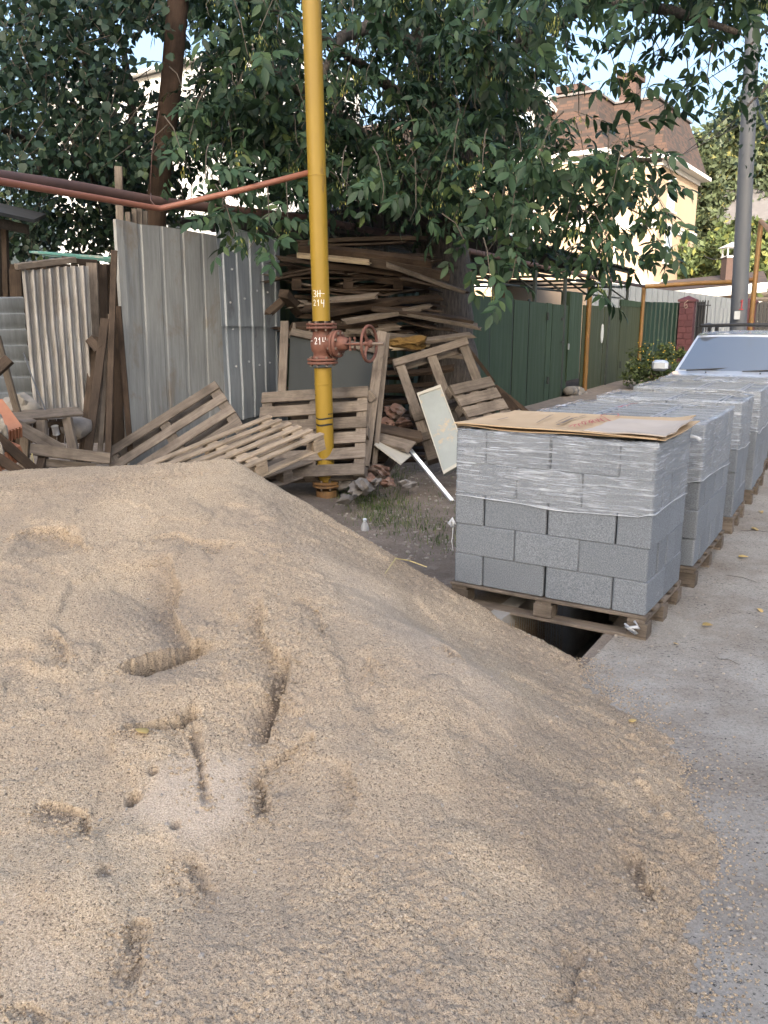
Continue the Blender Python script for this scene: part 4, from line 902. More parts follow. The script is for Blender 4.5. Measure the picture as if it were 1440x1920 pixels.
pallet(pframe(W(420, 916, 6.75), W(645, 846, 7.85), W(420, 916, 6.75)+V(-.6, .55, .1), 1.2, .8), 'grey pallet lying flat beneath the pale newer pallet', 'loose pallets', 'wood_old', 1.2, .8, 5, dw=.12)
pallet(pframe(W(488, 737, 8.05), W(694, 723, 7.85), W(650, 900, 7.35), 1.05, .9), 'grey pallet leaning back directly behind the yellow riser', 'loose pallets', 'wood_old', 1.06, .92, 6, dw=.115)
pallet(pframe(W(738, 672, 8.75), W(872, 632, 8.85), W(805, 885, 8.1), .8, 1.2), 'dark open pallet leaning upright behind the pale enamel panel', 'loose pallets', 'wood_old', .82, 1.2, 6, skip=(3, 4), dw=.085)
pallet(pframe(W(838, 716, 8.3), W(921, 698, 8.6), W(890, 806, 8.0), .5, .6), 'small broken grey pallet leaning beside the block stack', 'loose pallets', 'wood_old', .52, .55, 4, dw=.12, bottom=0)
bp = empty('broken_pallet', W(955, 770, 9.3), 'dark broken pallet piece by the green gate, just past the small pallet', 'pallet', 'loose pallets')
board('slat', W(928, 724, 9.3), W(992, 776, 9.2), .05, .03, 'wood_rot', bp, (-.2, -1, .6)); board('slat', W(918, 742, 9.1), W(950, 782, 9.0), .05, .03, 'wood_old', bp, (-.2, -1, .6)); board('panel', W(928, 738, 9.25), W(962, 775, 9.15), .2, .015, 'wood_rot', bp, (-.2, -.6, .8)); board('foot_block', W(930, 730, 9.3), W(936, 742, 9.3), .1, .08, 'wood_rot', bp)
# bundle of boards standing in front of the wood pile
bd = empty('nailed_boards', W(690, 870, 7.9), 'two long grey boards nailed together, leaning right of the valve handwheel', 'boards')
board('board', W(716, 622, 8.1), W(683, 874, 7.65), .095, .04, 'wood_old', bd, (.1, -1, .1)); board('board', W(726, 626, 8.17), W(701, 878, 7.75), .05, .05, 'wood_old', bd, (.1, -1, .1), 1)
board('cleat', W(706, 666, 8.2), W(730, 662, 8.2), .07, .06, 'wood_dark', bd, (0, -1, 0)); board('cleat', W(676, 848, 7.85), W(712, 852, 7.85), .08, .06, 'wood_dark', bd, (0, -1, 0)); board('cleat', W(688, 735, 7.85), W(700, 750, 7.85), .08, .06, 'wood_old', bd, (0, -1, 0))
# glazed frame
wf = empty('window_frame', W(610, 740, 8.7), 'old wooden window frame with dusty dark glass behind the valve', 'window frame')
board('stile', W(534, 603, 8.8), W(528, 760, 8.5), .085, .05, 'wood_old', wf, (0, -1, .1)); board('stile', W(552, 607, 8.85), W(546, 760, 8.55), .03, .04, 'wood_old', wf, (0, -1, .1), 1)
board('top_rail', W(546, 622, 8.75), W(704, 656, 8.6), .075, .045, 'wood_old', wf, (0, -1, .2)); board('bottom_rail', W(540, 760, 8.5), W(704, 766, 8.35), .07, .045, 'wood_dark', wf, (0, -1, .2))
m = MB(); m.prism([W(544, 628, 8.77), W(702, 662, 8.62), W(702, 764, 8.38), W(540, 756, 8.52)], (0, .006, 0)); m.build('pane', MT['glass_dusty'], wf)
m = MB(); m.prism([W(548, 640, 9.1), W(715, 660, 9.1), W(715, 790, 9.0), W(545, 790, 9.0)], (0, .03, 0)); tag(m.build('old_panel', MT['wood_dark']), 'dark grey board seen through the dusty window pane', 'board')
# pale panels and strip
def panel(name, pts, th, mat, label, cat, lip=0):
    P = [Vector(p) for p in pts]; n = (P[1]-P[0]).cross(P[3]-P[0]).normalized()
    if n.y > 0: n = -n
    e = empty(name, P[3], label, cat); m = MB(); m.prism(P, -n*th); m.build('face', mat, e)
    if lip:
        for i in range(4):
            a, b_ = P[i], P[(i+1) % 4]; c = sum(P, V(0, 0, 0))/4; ia, ib = a+(c-a)*.07, b_+(c-b_)*.07
            m = MB(); m.prism([a+n*.001, b_+n*.001, ib+n*.001, ia+n*.001], n*lip); m.build('rim', MT['white_board'], e)
    return e
panel('enamel_panel', [W(782, 738, 8.3), W(826, 722, 8.3), W(880, 862, 7.75), W(832, 890, 7.7)], .04, MT['enamel'], 'chipped pale enamel panel leaning beside the nearest block stack', 'panel', .012)
panel('white_board', [W(702, 833, 7.75), W(713, 822, 7.95), W(772, 853, 7.75), W(752, 870, 7.5)], .012, MT['white_board'], 'clean cream square board lying on the rubble', 'board')
tag(board('thick_plank', W(708, 822, 7.95), W(770, 838, 7.75), .14, .04, 'wood_old', None, (-.1, -.5, .9), 0, .03), 'thick weathered plank end resting on the cream board', 'plank')
tag(board('thick_plank', W(712, 805, 8.2), W(790, 820, 8.2), .16, .05, 'wood_dark', None, (0, -.4, .9), 1, .02), 'dark plank under the leaning pallet, above the cream board', 'plank')
a, b_ = W(764, 840, 7.85), G(853, 948, .03); m = MB(); Ms = frame((a+b_)/2, b_-a, (0, -.6, 1)); L_ = (b_-a).length
m.box((0, 0, 0), (L_, .04, .002)); m.box((0, .019, .012), (L_, .002, .022)); m.box((0, -.019, .012), (L_, .002, .022)); tag(m.build('metal_channel', MT['alu'], None, M=Ms), 'bright aluminium channel sloping from the rubble to the block stack', 'metal channel')

# ------------------------------------------------------------------ wood pile
rw = random.Random(77)
WP = [(560, 467, 806, 497, 24, 'wood_rot', 9.5, 'long brown beam lying on top of the wood pile'), (556, 478, 694, 492, 8, 'wood_fresh', 9.42, 'pale split edge of the top beam of the wood pile'),
 (680, 486, 838, 516, 20, 'wood_dark', 9.55, 'dark beam sloping right from the top of the wood pile'), (728, 497, 872, 548, 9, 'wood_old', 9.4, 'long grey splinter sloping down right of the top beam'), (522, 484, 650, 500, 8, 'wood_dark', 9.5, 'thin dark board sticking out left under the top beam'),
 (600, 496, 760, 512, 14, 'wood_rot', 9.6, 'rotten board tucked just under the top beam'), (630, 505, 800, 535, 11, 'wood_rot', 9.65, 'rotten board sloping to the tree trunk, second below the top beam'),
 (504, 587, 538, 557, 9, 'wood_dark', 9.45, 'short dark slat jutting out at the left of the wood pile'), (534, 552, 560, 584, 16, 'wood_dark', 9.5, 'bent dark piece above the short jutting slat'), (565, 580, 822, 558, 7, 'wood_rot', 9.42, 'ragged rotten board crossing the middle of the wood pile'),
 (622, 562, 706, 554, 7, 'wood_old', 9.38, 'short grey slat just above the ragged middle board'), (590, 592, 745, 564, 12, 'wood_rot', 9.45, 'splintered board climbing rightward behind the yellow pipe'), (648, 603, 806, 574, 10, 'wood_old', 9.36, 'tan board climbing rightward above the handwheel'),
 (738, 583, 900, 613, 8, 'wood_old', 9.4, 'long thin board pointing right beyond the tree trunk, lowest of its fan'), (702, 578, 882, 602, 9, 'wood_dark', 9.5, 'dark board of the same fan, above the longest one'), (756, 522, 880, 548, 5, 'wood_dark', 9.45, 'thin strip reaching to the trunk at mid height'),
 (552, 612, 700, 606, 10, 'wood_rot', 9.45, 'rotten board level with the upper valve flange'), (648, 620, 744, 612, 9, 'wood_old', 9.35, 'splintered grey board end behind the handwheel'), (700, 626, 790, 634, 9, 'wood_old', 9.4, 'grey board lying just over the mossy one'),
 (545, 628, 704, 622, 10, 'wood_old', 9.4, 'grey board lying across the top of the window frame'), (798, 640, 886, 628, 9, 'wood_old', 9.2, 'grey board on top of the dark open pallet'), (735, 652, 800, 645, 7, 'wood_fresh', 9.1, 'pale board carrying the rusty moss'),
 (860, 632, 925, 715, 8, 'wood_rot', 9.5, 'dark slat sloping down to the right of the open pallet'), (790, 660, 880, 668, 8, 'wood_old', 9.4, 'board seen through the top gap of the open pallet'), (760, 700, 850, 690, 9, 'wood_rot', 9.5, 'brown board seen through the middle gap of the open pallet'), (770, 735, 830, 745, 12, 'wood_rot', 9.3, 'brown chunk seen through the lower gap of the open pallet'), (705, 905, 745, 850, 5, 'wood_old', 7.9, 'thin broken stick leaning on the rubble by the nailed boards')]
for i, (x0, y0, x1, y1, h_, mt, Y, lab) in enumerate(WP):
    tag(board('pile_board', W(x0, y0, Y+rw.uniform(-.15, .05)), W(x1, y1, Y+rw.uniform(-.05, .2)), rw.uniform(.09, .13) if h_ < 16 else .13, h_*Y/FPX*.8, mt, None, (0, -.35+rw.uniform(-.15, .1), 1), i % 4, .05, .012), lab, 'board', 'boards of the wood pile')
pallet(frame(W(650, 545, 9.95), (1, .08, -.0), (0, -.03, 1)), 'dark pallet lying flat in the upper part of the wood pile', 'loose pallets', 'wood_rot', 1.25, .8, 5, dw=.1)
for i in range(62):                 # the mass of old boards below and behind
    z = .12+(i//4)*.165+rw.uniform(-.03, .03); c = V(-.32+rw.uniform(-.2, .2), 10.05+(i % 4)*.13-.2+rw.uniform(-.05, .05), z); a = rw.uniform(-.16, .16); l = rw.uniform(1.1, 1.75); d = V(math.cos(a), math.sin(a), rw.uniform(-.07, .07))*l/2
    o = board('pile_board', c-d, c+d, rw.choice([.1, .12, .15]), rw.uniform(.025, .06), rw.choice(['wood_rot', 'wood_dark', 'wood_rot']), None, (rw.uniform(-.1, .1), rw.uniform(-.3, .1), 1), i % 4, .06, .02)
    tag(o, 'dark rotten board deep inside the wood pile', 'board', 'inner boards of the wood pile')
for i in range(56):                 # loose splinters on the face of the pile
    px, py = rw.uniform(560, 800), rw.uniform(480, 640); l = rw.uniform(40, 150); sl = rw.uniform(-.22, .25); Y = 9.5+rw.uniform(0, .25)
    o = board('splinter', W(px-l/2, py-sl*l/2, Y), W(min(px+l/2, 885), py+sl*l/2, Y+rw.uniform(-.1, .1)), rw.uniform(.03, .09), rw.uniform(.008, .022), rw.choice(['wood_rot', 'wood_dark', 'wood_rot', 'wood_old']), None, (rw.uniform(-.2, .2), -.4, 1), i % 4, .09, .03)
    tag(o, 'thin splintered slat jammed among the boards of the wood pile', 'slat', 'splinters of the wood pile')
lump('moss_clump', W(768, 641, 9.12), .13, MT['moss'], 'rusty brown clump of dry moss on a board right of the handwheel', 'moss', seed=3, squash=(1.5, .7, .45), rough=.5, sub=3)
for i, (px, py, Y, r_, mt, lab) in enumerate(((740, 770, 8.6, .10, 'brick', 'broken brick highest in the dark hollow right of the nailed boards'), (728, 795, 8.5, .09, 'brick', 'broken brick in the dark hollow, below the highest one'), (757, 792, 8.6, .08, 'brick', 'small brick chunk beside the foot of the open pallet'), (712, 882, 7.55, .085, 'brick', 'brown brick just right of the foot of the nailed boards'), (690, 900, 7.5, .07, 'brick', 'red brick fragment below the foot of the nailed boards'),
   (728, 905, 7.4, .06, 'brick', 'orange brick fragment on the dirt beside a pale stone'), (707, 903, 7.4, .05, 'rubble', 'pale bluish stone beside the orange brick fragment'), (680, 912, 7.3, .11, 'rubble', 'flat grey concrete lump right of the riser base'), (652, 935, 7.1, .07, 'rubble', 'grey stone in front of the riser base'), (640, 905, 7.6, .10, 'rubble', 'grey concrete chunk touching the riser flange'), (660, 890, 7.7, .08, 'rubble', 'grey chunk under the corner of the leaning pallet'), (764, 908, 7.6, .06, 'rubble', 'small stone under the aluminium channel'))):
    lump('brick_fragment' if mt == 'brick' else 'rubble_stone', W(px, py, Y), r_, MT[mt], lab, 'brick' if mt == 'brick' else 'stone', 'rubble by the riser', seed=20+i, squash=(1.2, .75, .62), rough=.55, sub=3)
# ------------------------------------------------------------------ fence line, gates
def fY(px):
    if px > 1208: return 27.0+(px-1208)*.012
    u = (px-720)/FPX/1.01; return min(27.0, 6.29/(.537-u))
def FPt(px, py, dy=0): return W(px, py, fY(px)+dy)
def slab(name, px0, px1, y0, y1, mat, parent, th=.035, dy=0, zb=0):
    a, b_ = FPt(px0, y0, dy), FPt(px1, y1, dy); m = MB(); A, B = V(a.x, a.y, zb), V(b_.x, b_.y, zb)
    m.prism([A, B, b_, a], V(-.55, .83, 0)*th); return m.build(name, mat, parent)
gf = sheet4(W(500, 452, 9.9), W(888, 520, 14.9), W(500, 930, 9.9), W(888, 790, 14.9), trap(22, .03), MT['green'], 'green_fence', 'green profiled steel fence behind the wood pile and tree trunk', 'fence', seed=9)
board_post = board('fence_post', W(876, 470, 13.4), V(W(876, 470, 13.4).x, 13.4, 0), .10, .08, 'wood_rot', None, (0, -1, 0)); tag(board_post, 'brown wooden post right of the tree trunk', 'post')
gate = empty('green_gate', FPt(950, 770), 'wide dark green steel gate with plain panels left of the orange post', 'gate')
for (a, b_, ya, yb, d) in ((884, 919, 553, 556, 0), (921, 962, 556, 561, .01), (965, 992, 562, 565, -.02), (994, 1026, 565, 569, -.01)): slab('panel', a, b_, ya, yb, MT['green'], gate, dy=d)
for px in (920, 963, 993): slab('seam_strip', px-1.2, px+1.2, 561 if px > 930 else 556, 561 if px > 930 else 556, MT['dark_steel'], gate, .05, .02)
for (px, py) in ((1027, 600), (1027, 720)): m = MB(); p = FPt(px, py, -.08); m.tube([p, p+V(0, 0, .16)], .03, 8); m.build('hinge', MT['dark_steel'], gate)
door = empty('green_door', FPt(1050, 755), 'narrow dark green steel door with letter slot and latch', 'door')
slab('door_jamb', 1027, 1036, 568, 569, MT['green'], door, .06); slab('door_leaf', 1037, 1068, 570, 573, MT['green'], door, .035, .03)
m = MB(); p = FPt(1055, 641, -.05); m.box((0, 0, 0), (.16, .02, .03), frame(p, (.6, .8, 0))); m.build('letter_slot', MT['black_steel'], door); m = MB(); p = FPt(1055, 598, -.05); m.box((0, 0, 0), (.07, .02, .06), frame(p, (.6, .8, 0))); m.build('number_plate', MT['black_steel'], door); m = MB(); p = FPt(1066, 650, -.1); m.lathe([(.02, -.07), (.022, 0), (.02, .07)], 8, Matrix.Translation(p)); m.build('latch', MT['alu'], door)
pil = empty('green_gate_pillar', FPt(1081, 755), 'tall green steel gate pillar on a small stone plinth', 'gate pillar')
slab('shaft', 1070, 1093, 547, 551, MT['green'], pil, .3, -.15, .35)
rs_ = random.Random(12)
for i in range(14):
    p = FPt(1066+rs_.uniform(0, 28), 733+rs_.choice([0, 8, 16]), -.3); o = lump('plinth_stone', p, .15, MT['stone'], None, None, seed=200+i, squash=(1.2, .8, .75), rough=.2, sub=2); put(o, None, None); Mo = o.matrix_basis.copy(); put(o, Mo, pil)
g2e = empty('green_gate', FPt(1130, 730), 'faded lighter green double gate right of the orange post', 'gate')
for (a, b_, ya, yb) in ((1095, 1133, 572, 574), (1135, 1164, 574, 578)): slab('panel', a, b_, ya, yb, MT['green_light'], g2e)
m = MB(); p = FPt(1129, 625, -.05); m.lathe([(.10, -.008), (.10, .008)], 16, frame(p, (1, .6, 0), (-.5, -.8, 0)) @ Matrix.Diagonal((.5, 2.6, 1, 1))); m.build('bare_patch', MT['sign'], g2e)
for py in (600, 690): m = MB(); p = FPt(1163, py, -.08); m.tube([p, p+V(0, 0, .2)], .03, 8); m.build('hinge', MT['dark_steel'], g2e)
d2 = empty('green_door', FPt(1187, 715), 'faded green side door carrying an oval street number plate', 'door')
slab('door_leaf', 1166, 1207, 563, 569, MT['green_light'], d2, .05, -.1); slab('frame_rail', 1165, 1208, 561, 567, MT['green'], d2, .07, -.12, 2.2)
for px in (1181, 1194): slab('seam_strip', px-.5, px+.5, 568, 568, MT['green'], d2, .02, -.14)
sg = empty('street_sign', FPt(1180, 584, -.2), 'small pale rounded street number plate on the faded green door', 'sign')
Ms = frame(FPt(1180, 584, -.22), (.5, .82, 0), (-.8, -.5, 0)); Ms = frame(FPt(1180, 584, -.25), FPt(1190, 584)-FPt(1170, 584), V(.5, -.85, 0))
m = MB(); m.rbox((0, 0, 0), (.42, .26, .02), .06 if False else .008, Ms); m.build('plate', MT['sign'], sg)
for k, (x, y, w_, h_) in enumerate(((-.05, .05, .24, .025), (-.07, -.02, .16, .02), (-.07, -.07, .12, .02), (.13, -.02, .05, .09))): m = MB(); m.box((x, y, .0115), (w_, h_, .002), Ms); m.build('lettering', MT['print'], sg)
sheet4(FPt(1210, 566, .1), FPt(1282, 568, .3), V(FPt(1210, 566).x, fY(1210)+.1, 0), V(FPt(1282, 568, .3).x, fY(1282)+.3, 0), trap(9, .035), MT['green_dark'], 'dark_green_fence', 'very dark green profiled fence between orange post and red pillar', 'fence', seed=11)
def redpillar(px0, px1, ytop, label):
    c = (W(px0, ytop, fY(px0))+W(px1, ytop, fY(px1)))/2; w_ = (px1-px0)*fY(px0)/FPX*.86; e = empty('brick_pillar', (c.x, c.y, 0), label, 'pillar', 'red pillars'); n = int(c.z/.2)
    m = MB(); m.box((0, 0, n*.1), (w_-.03, w_-.03, n*.2-.01)); m.build('core', MT['wine_red'], e, M=Matrix.Translation((c.x, c.y, 0)) @ Matrix.Rotation(-.5, 4, 'Z'))
    for i in range(n):
        for k in range(2):
            off = (.25 if i % 2 else -.25)*w_*(1 if k else 1); x0, x1 = (-w_/2, off*.3) if k == 0 else (off*.3, w_/2)
            m = MB(); m.rbox(((x0+x1)/2, 0, i*.2+.1), (x1-x0-.014, w_, .186), .012); m.build('block', MT['wine_red'], e, M=Matrix.Translation((c.x, c.y, 0)) @ Matrix.Rotation(-.5, 4, 'Z'))
    m = MB(); h = n*.2; m.prism([(-w_*.6, -w_*.6, h), (w_*.6, -w_*.6, h), (w_*.6, w_*.6, h), (-w_*.6, w_*.6, h)], (0, 0, .07)); m.add([(-w_*.6, -w_*.6, h+.07), (w_*.6, -w_*.6, h+.07), (w_*.6, w_*.6, h+.07), (-w_*.6, w_*.6, h+.07), (0, 0, h+.2)], [(0, 1, 4), (1, 2, 4), (2, 3, 4), (3, 0, 4)]); m.build('cap', MT['wine_red'], e, M=Matrix.Translation((c.x, c.y, 0)) @ Matrix.Rotation(-.5, 4, 'Z'))
    return e
rpil = redpillar(1275, 1306, 563, 'wine red block pillar with painted number, left of the lattice gate')
m = MB(); P6 = W(1286, 571, fY(1286)-.42)
m.tube([P6+V(.06, 0, .13), P6+V(-.04, 0, .05), P6+V(-.05, 0, -.06), P6+V(.0, 0, -.12), P6+V(.06, 0, -.07), P6+V(.03, 0, .0), P6+V(-.04, 0, -.03)], .014, 6); m.build('painted_number', MT['print'], rpil)
redpillar(1398, 1420, 560, 'wine red block pillar behind the grey lamp pole')
lg = empty('lattice_gate', FPt(1318, 700), 'black lattice steel gate between red pillar and white sheets', 'gate')
for i in range(5): px = 1308+i*5; a = FPt(px, 563); m = MB(); m.tube([V(a.x, a.y, .1), a], .02, 6); m.build('bar', MT['black_steel'], lg)
for z in (.2, .9, 1.6, 2.3): a, b_ = FPt(1307, 600), FPt(1330, 600); m = MB(); m.tube([V(a.x, a.y, z), V(b_.x, b_.y, z)], .022, 6); m.build('rail', MT['black_steel'], lg)
slab('backing', 1308, 1322, 566, 566, MT['black_steel'], lg, .01, .1)
sheet4(FPt(1330, 579), FPt(1398, 577), V(FPt(1330, 579).x, fY(1330), 0), V(FPt(1398, 577).x, fY(1398), 0), wave(9, .03, 8), MT['white_sheet'], 'white_fence', 'pale corrugated fence just left of the lamp pole foot', 'fence', seed=12)
dg = empty('dark_gate', FPt(1440, 600), 'black gate at the right edge behind the car roof', 'gate')
for i in range(12): px = 1421+i*7; a = FPt(px, 566); m = MB(); m.box((0, 0, 0), (.11, .03, a.z), Matrix.Translation((a.x, a.y, a.z/2))); m.build('bar', MT['black_steel'], dg)
a, b_ = FPt(1420, 570), FPt(1500, 570); m = MB(); m.tube([V(a.x, a.y+.05, 2.2), V(b_.x, b_.y+.05, 2.2)], .03, 6); m.build('rail', MT['black_steel'], dg)
# orange posts, overhead run to the right
for i, (px, y0, lab) in enumerate(((1107, 528, 'orange steel post before the two green gates'), (1208, 534, 'orange steel post at the end of the faded green door'))):
    a = W(px, y0, fY(px)-.35); m = MB(); m.tube([V(a.x, a.y, -.1), a], .062, 10); tag(m.build('orange_post', MT['ochre'], None, True), lab, 'post', 'orange pipe posts')
m = MB(); m.tube([W(1208, 537, 26.3), W(1238, 536, 26.2), W(1306, 531, 25.6), W(1377, 529, 25), W(1414, 524, 24.4)], .07, 10); tag(m.build('overhead_gas_pipe', MT['ochre'], None, True), 'ochre pipe running overhead in front of the low brown roof', 'pipe')
m = MB(); a = W(1416, 524, 24.4); m.tube([V(a.x, a.y, 0), a, W(1427, 414, 24.4), W(1446, 436, 23)], .07, 10); tag(m.build('gas_post', MT['ochre'], None, True), 'ochre pipe post rising at the right edge behind the lamp pole', 'pipe')
# ------------------------------------------------------------------ canopy
FD = V(.473, .881, 0); NBk = V(-.881, .473, 0)
def fl_at(px): u = (px-720)/FPX/1.01; Y = 6.29/(.537-u); return V(-6.29+.537*Y, Y, 0)
cn = empty('canopy', fl_at(960)+NBk, 'long dark sheet metal canopy on thin steel posts behind the green gates', 'canopy')
a, b_ = fl_at(735)+V(0, 0, 3.28), fl_at(1172)+V(0, 0, 3.28)
nw = 60; prof = [(i/(nw*4), .025*math.sin(math.pi*i/2)) for i in range(nw*4+1)]
sheet4(a+NBk*4.6+V(0, 0, .05), b_+NBk*4.6+V(0, 0, .05), a-NBk*.1, b_-NBk*.1, prof, MT['dark_roof'], 'roof', '', parent=cn, nv=6, sag=.03)
for t in (.05, 2.2, 4.4): m = MB(); m.tube([a+NBk*t+V(0, 0, -.10), b_+NBk*t+V(0, 0, -.10)], .04, 8); m.build('purlin', MT['dark_steel'], cn)
for i in range(8):
    f = i/7; p = a*(1-f)+b_*f
    for t in (.1, 4.4): m = MB(); m.tube([V(p.x+NBk.x*t, p.y+NBk.y*t, 0), V(p.x+NBk.x*t, p.y+NBk.y*t, 3.2)], .045, 8); m.build('post', MT['dark_steel'], cn)
    m = MB(); m.tube([p+NBk*.1+V(0, 0, -.5), p+NBk*4.4+V(0, 0, -.5)], .03, 6); m.build('truss', MT['dark_steel'], cn)
    m = MB(); m.tube([p+NBk*.1+V(0, 0, -.9), p+NBk*1.2+V(0, 0, -.15)], .025, 6); m.build('brace', MT['dark_steel'], cn)
for z in (2.45, 2.75): m = MB(); m.tube([V(a.x, a.y, z)+NBk*.3, V(b_.x, b_.y, z)+NBk*.3], .025, 6); m.build('rail', MT['dark_steel'], cn)
# walls behind the gates
m = MB(); A = W(925, 545, 25); B = W(1100, 545, 30); m.prism([V(A.x, A.y, 0), V(B.x, B.y, 0), V(B.x, B.y, 3.1), V(A.x, A.y, 3.0)], (0, .2, 0)); tag(m.build('plaster_wall', MT['cream']), 'pale plastered wall seen under the canopy', 'wall')
sheet4(W(1080, 522, 30.5), W(1384, 561, 32), V(W(1080, 522, 30.5).x, 30.5, 0), V(W(1384, 561, 32).x, 32, 0), trap(30, .04, .2, .06), MT['white_sheet'], 'white_fence', 'tall white profiled sheet wall behind the orange post and red pillar', 'wall', seed=13)
sheet4(W(600, 378, 17.6), W(790, 392, 19), W(600, 452, 15.2), W(790, 452, 17), trap(14, .04, .2, .06), MT['white_sheet'], 'white_roof', 'white metal roof glimpsed left of the tree trunk', 'roof', seed=14)
# ------------------------------------------------------------------ buildings
E1, E2 = V(.55, .835, 0).normalized(), V(-.835, .55, 0).normalized()
CB0 = W(1256, 293, 45); EZ = CB0.z
def cb(a, b_, z): return V(CB0.x, CB0.y, 0)+E1*(a+.55)+E2*(b_+.55)+V(0, 0, z)
def ring(d): return [(d, d), (d, 2.34+d), (-2.9+d, 2.34+d), (-2.9+d, 18-d), (8-d, 18-d), (8-d, d)]
hb = empty('cream_house', cb(0, 0, 0), 'tall cream house with brown shingled mansard roof beyond the canopy', 'building')
m = MB(); m.prism([cb(a, b_, 0) for a, b_ in ring(0)], (0, 0, EZ)); m.build('wall', MT['cream'], hb)
m = MB(); m.prism([cb(a, b_, EZ-.02) for a, b_ in ring(-.6)], (0, 0, .20)); m.build('eave', MT['white_trim'], hb)
for zz, hh, dd in ((EZ-3.4, .4, -.07), (EZ-3.15, .12, -.14), (EZ-.28, .25, -.10), (.02, .8, -.08), (EZ-6.4, .25, -.06)): m = MB(); m.prism([cb(a, b_, zz) for a, b_ in ring(dd)], (0, 0, hh)); m.build('cornice', MT['white_trim'], hb)
lo, hi = ring(-.42), ring(.62); MZ = EZ+.18; MH = 2.95
vs = [cb(a, b_, MZ) for a, b_ in lo]+[cb(a, b_, MZ+MH) for a, b_ in hi]
me = bpy.data.meshes.new('mansard_roof'); me.from_pydata(vs, [], [(i, (i+1) % 6, 6+(i+1) % 6, 6+i) for i in range(6)]+[tuple(range(6, 12))]); me.update(); uv = me.uv_layers.new(name='UVMap')
for p in me.polygons:
    o0 = Vector(me.vertices[me.loops[p.loop_start].vertex_index].co); e_ = (Vector(me.vertices[me.loops[p.loop_start+1].vertex_index].co)-o0).normalized()
    for li in p.loop_indices: q = Vector(me.vertices[me.loops[li].vertex_index].co)-o0; uv.data[li].uv = (q.dot(e_)+p.index*7.3, (q-e_*q.dot(e_)).length)
me.materials.append(MT['shingle']); roof = inst('mansard_roof', me, None, hb)
m = MB(); m.prism([cb(a, b_, MZ+MH+.002) for a, b_ in ring(.5)], (0, 0, .10)); m.build('roof_edge', MT['roof_grey'], roof)
for (a, b_, w_, h) in ((2.6, 5.6, 1.3, 1.5), (1.0, 1.9, .9, 1.2)):
    m = MB(); m.prism([cb(a, b_, MZ+MH), cb(a+w_, b_, MZ+MH), cb(a+w_, b_+w_, MZ+MH), cb(a, b_+w_, MZ+MH)], (0, 0, h)); m.prism([cb(a-.15, b_-.15, MZ+MH+h), cb(a+w_+.15, b_-.15, MZ+MH+h), cb(a+w_+.15, b_+w_+.15, MZ+MH+h), cb(a-.15, b_+w_+.15, MZ+MH+h)], (0, 0, .35)); m.build('chimney', MT['brick_dark'], roof)
def cwin(a, b_, z, w_, h, face, mat='glass_blue', par=hb):
    t = E2 if face == 'A' else E1; n = -E1 if face == 'A' else -E2; c = cb(a, b_, z)
    f = MB(); f.prism([c-t*w_/2-t*.14-V(0, 0, .14)+n*.0, c+t*w_/2+t*.14-V(0, 0, .14), c+t*w_/2+t*.14+V(0, 0, h+.14), c-t*w_/2-t*.14+V(0, 0, h+.14)], n*.06); fo = f.build('window', MT['white_trim'], par)
    for s_ in (-1, 1):
        f = MB(); f.prism([c+t*(s_*w_/4-w_/4+.04)+n*.062, c+t*(s_*w_/4+w_/4-.04)+n*.062, c+t*(s_*w_/4+w_/4-.04)+n*.062+V(0, 0, h), c+t*(s_*w_/4-w_/4+.04)+n*.062+V(0, 0, h)], n*.015); f.build('pane', MT[mat], fo)
    f = MB(); f.prism([c-t*(w_/2+.25)-V(0, 0, .24), c+t*(w_/2+.25)-V(0, 0, .24), c+t*(w_/2+.25)-V(0, 0, .15), c-t*(w_/2+.25)-V(0, 0, .15)], n*.2); f.build('sill', MT['white_trim'], fo)
for z in (EZ-2.2, EZ-4.9, EZ-7.6): cwin(2.2, 0, z, 1.0, 1.5, 'D')
for z in (EZ-2.3, EZ-5.2, EZ-8.0):
    for b_ in (6.5, 10.5, 14.5): cwin(-2.9, b_, z, 1.3, 1.6, 'A')
m = MB(); m.tube([cb(-.12, 2.2, 0), cb(-.12, 2.2, EZ-.6), cb(-.5, 2.0, EZ-.1)], .07, 8); m.build('downpipe', MT['white_trim'], hb)
dm = MB(); bc = 6.6; wd2 = 1.45; z0 = MZ+.1
dr = empty('unused', (0, 0, 0)); bpy.data.objects.remove(dr)
f = MB(); f.prism([cb(-3.0, bc-wd2, z0), cb(-3.0, bc+wd2, z0), cb(-3.0, bc+wd2, z0+2.3), cb(-3.0, bc, z0+3.9), cb(-3.0, bc-wd2, z0+2.3)], E1*2.2); dmo = f.build('dormer', MT['brick'] if False else MT['shingle'], hb)
for s_ in (-1, 1): f = MB(); f.prism([cb(-3.25, bc+s_*(wd2+.25), z0+2.08), cb(-3.25, bc, z0+3.96), cb(-3.25, bc, z0+4.12), cb(-3.25, bc+s_*(wd2+.3), z0+2.24)], E1*2.6); f.build('barge_board', MT['white_trim'], dmo)
cwin(-3.02, bc, z0+.35, 1.1, 1.7, 'A')
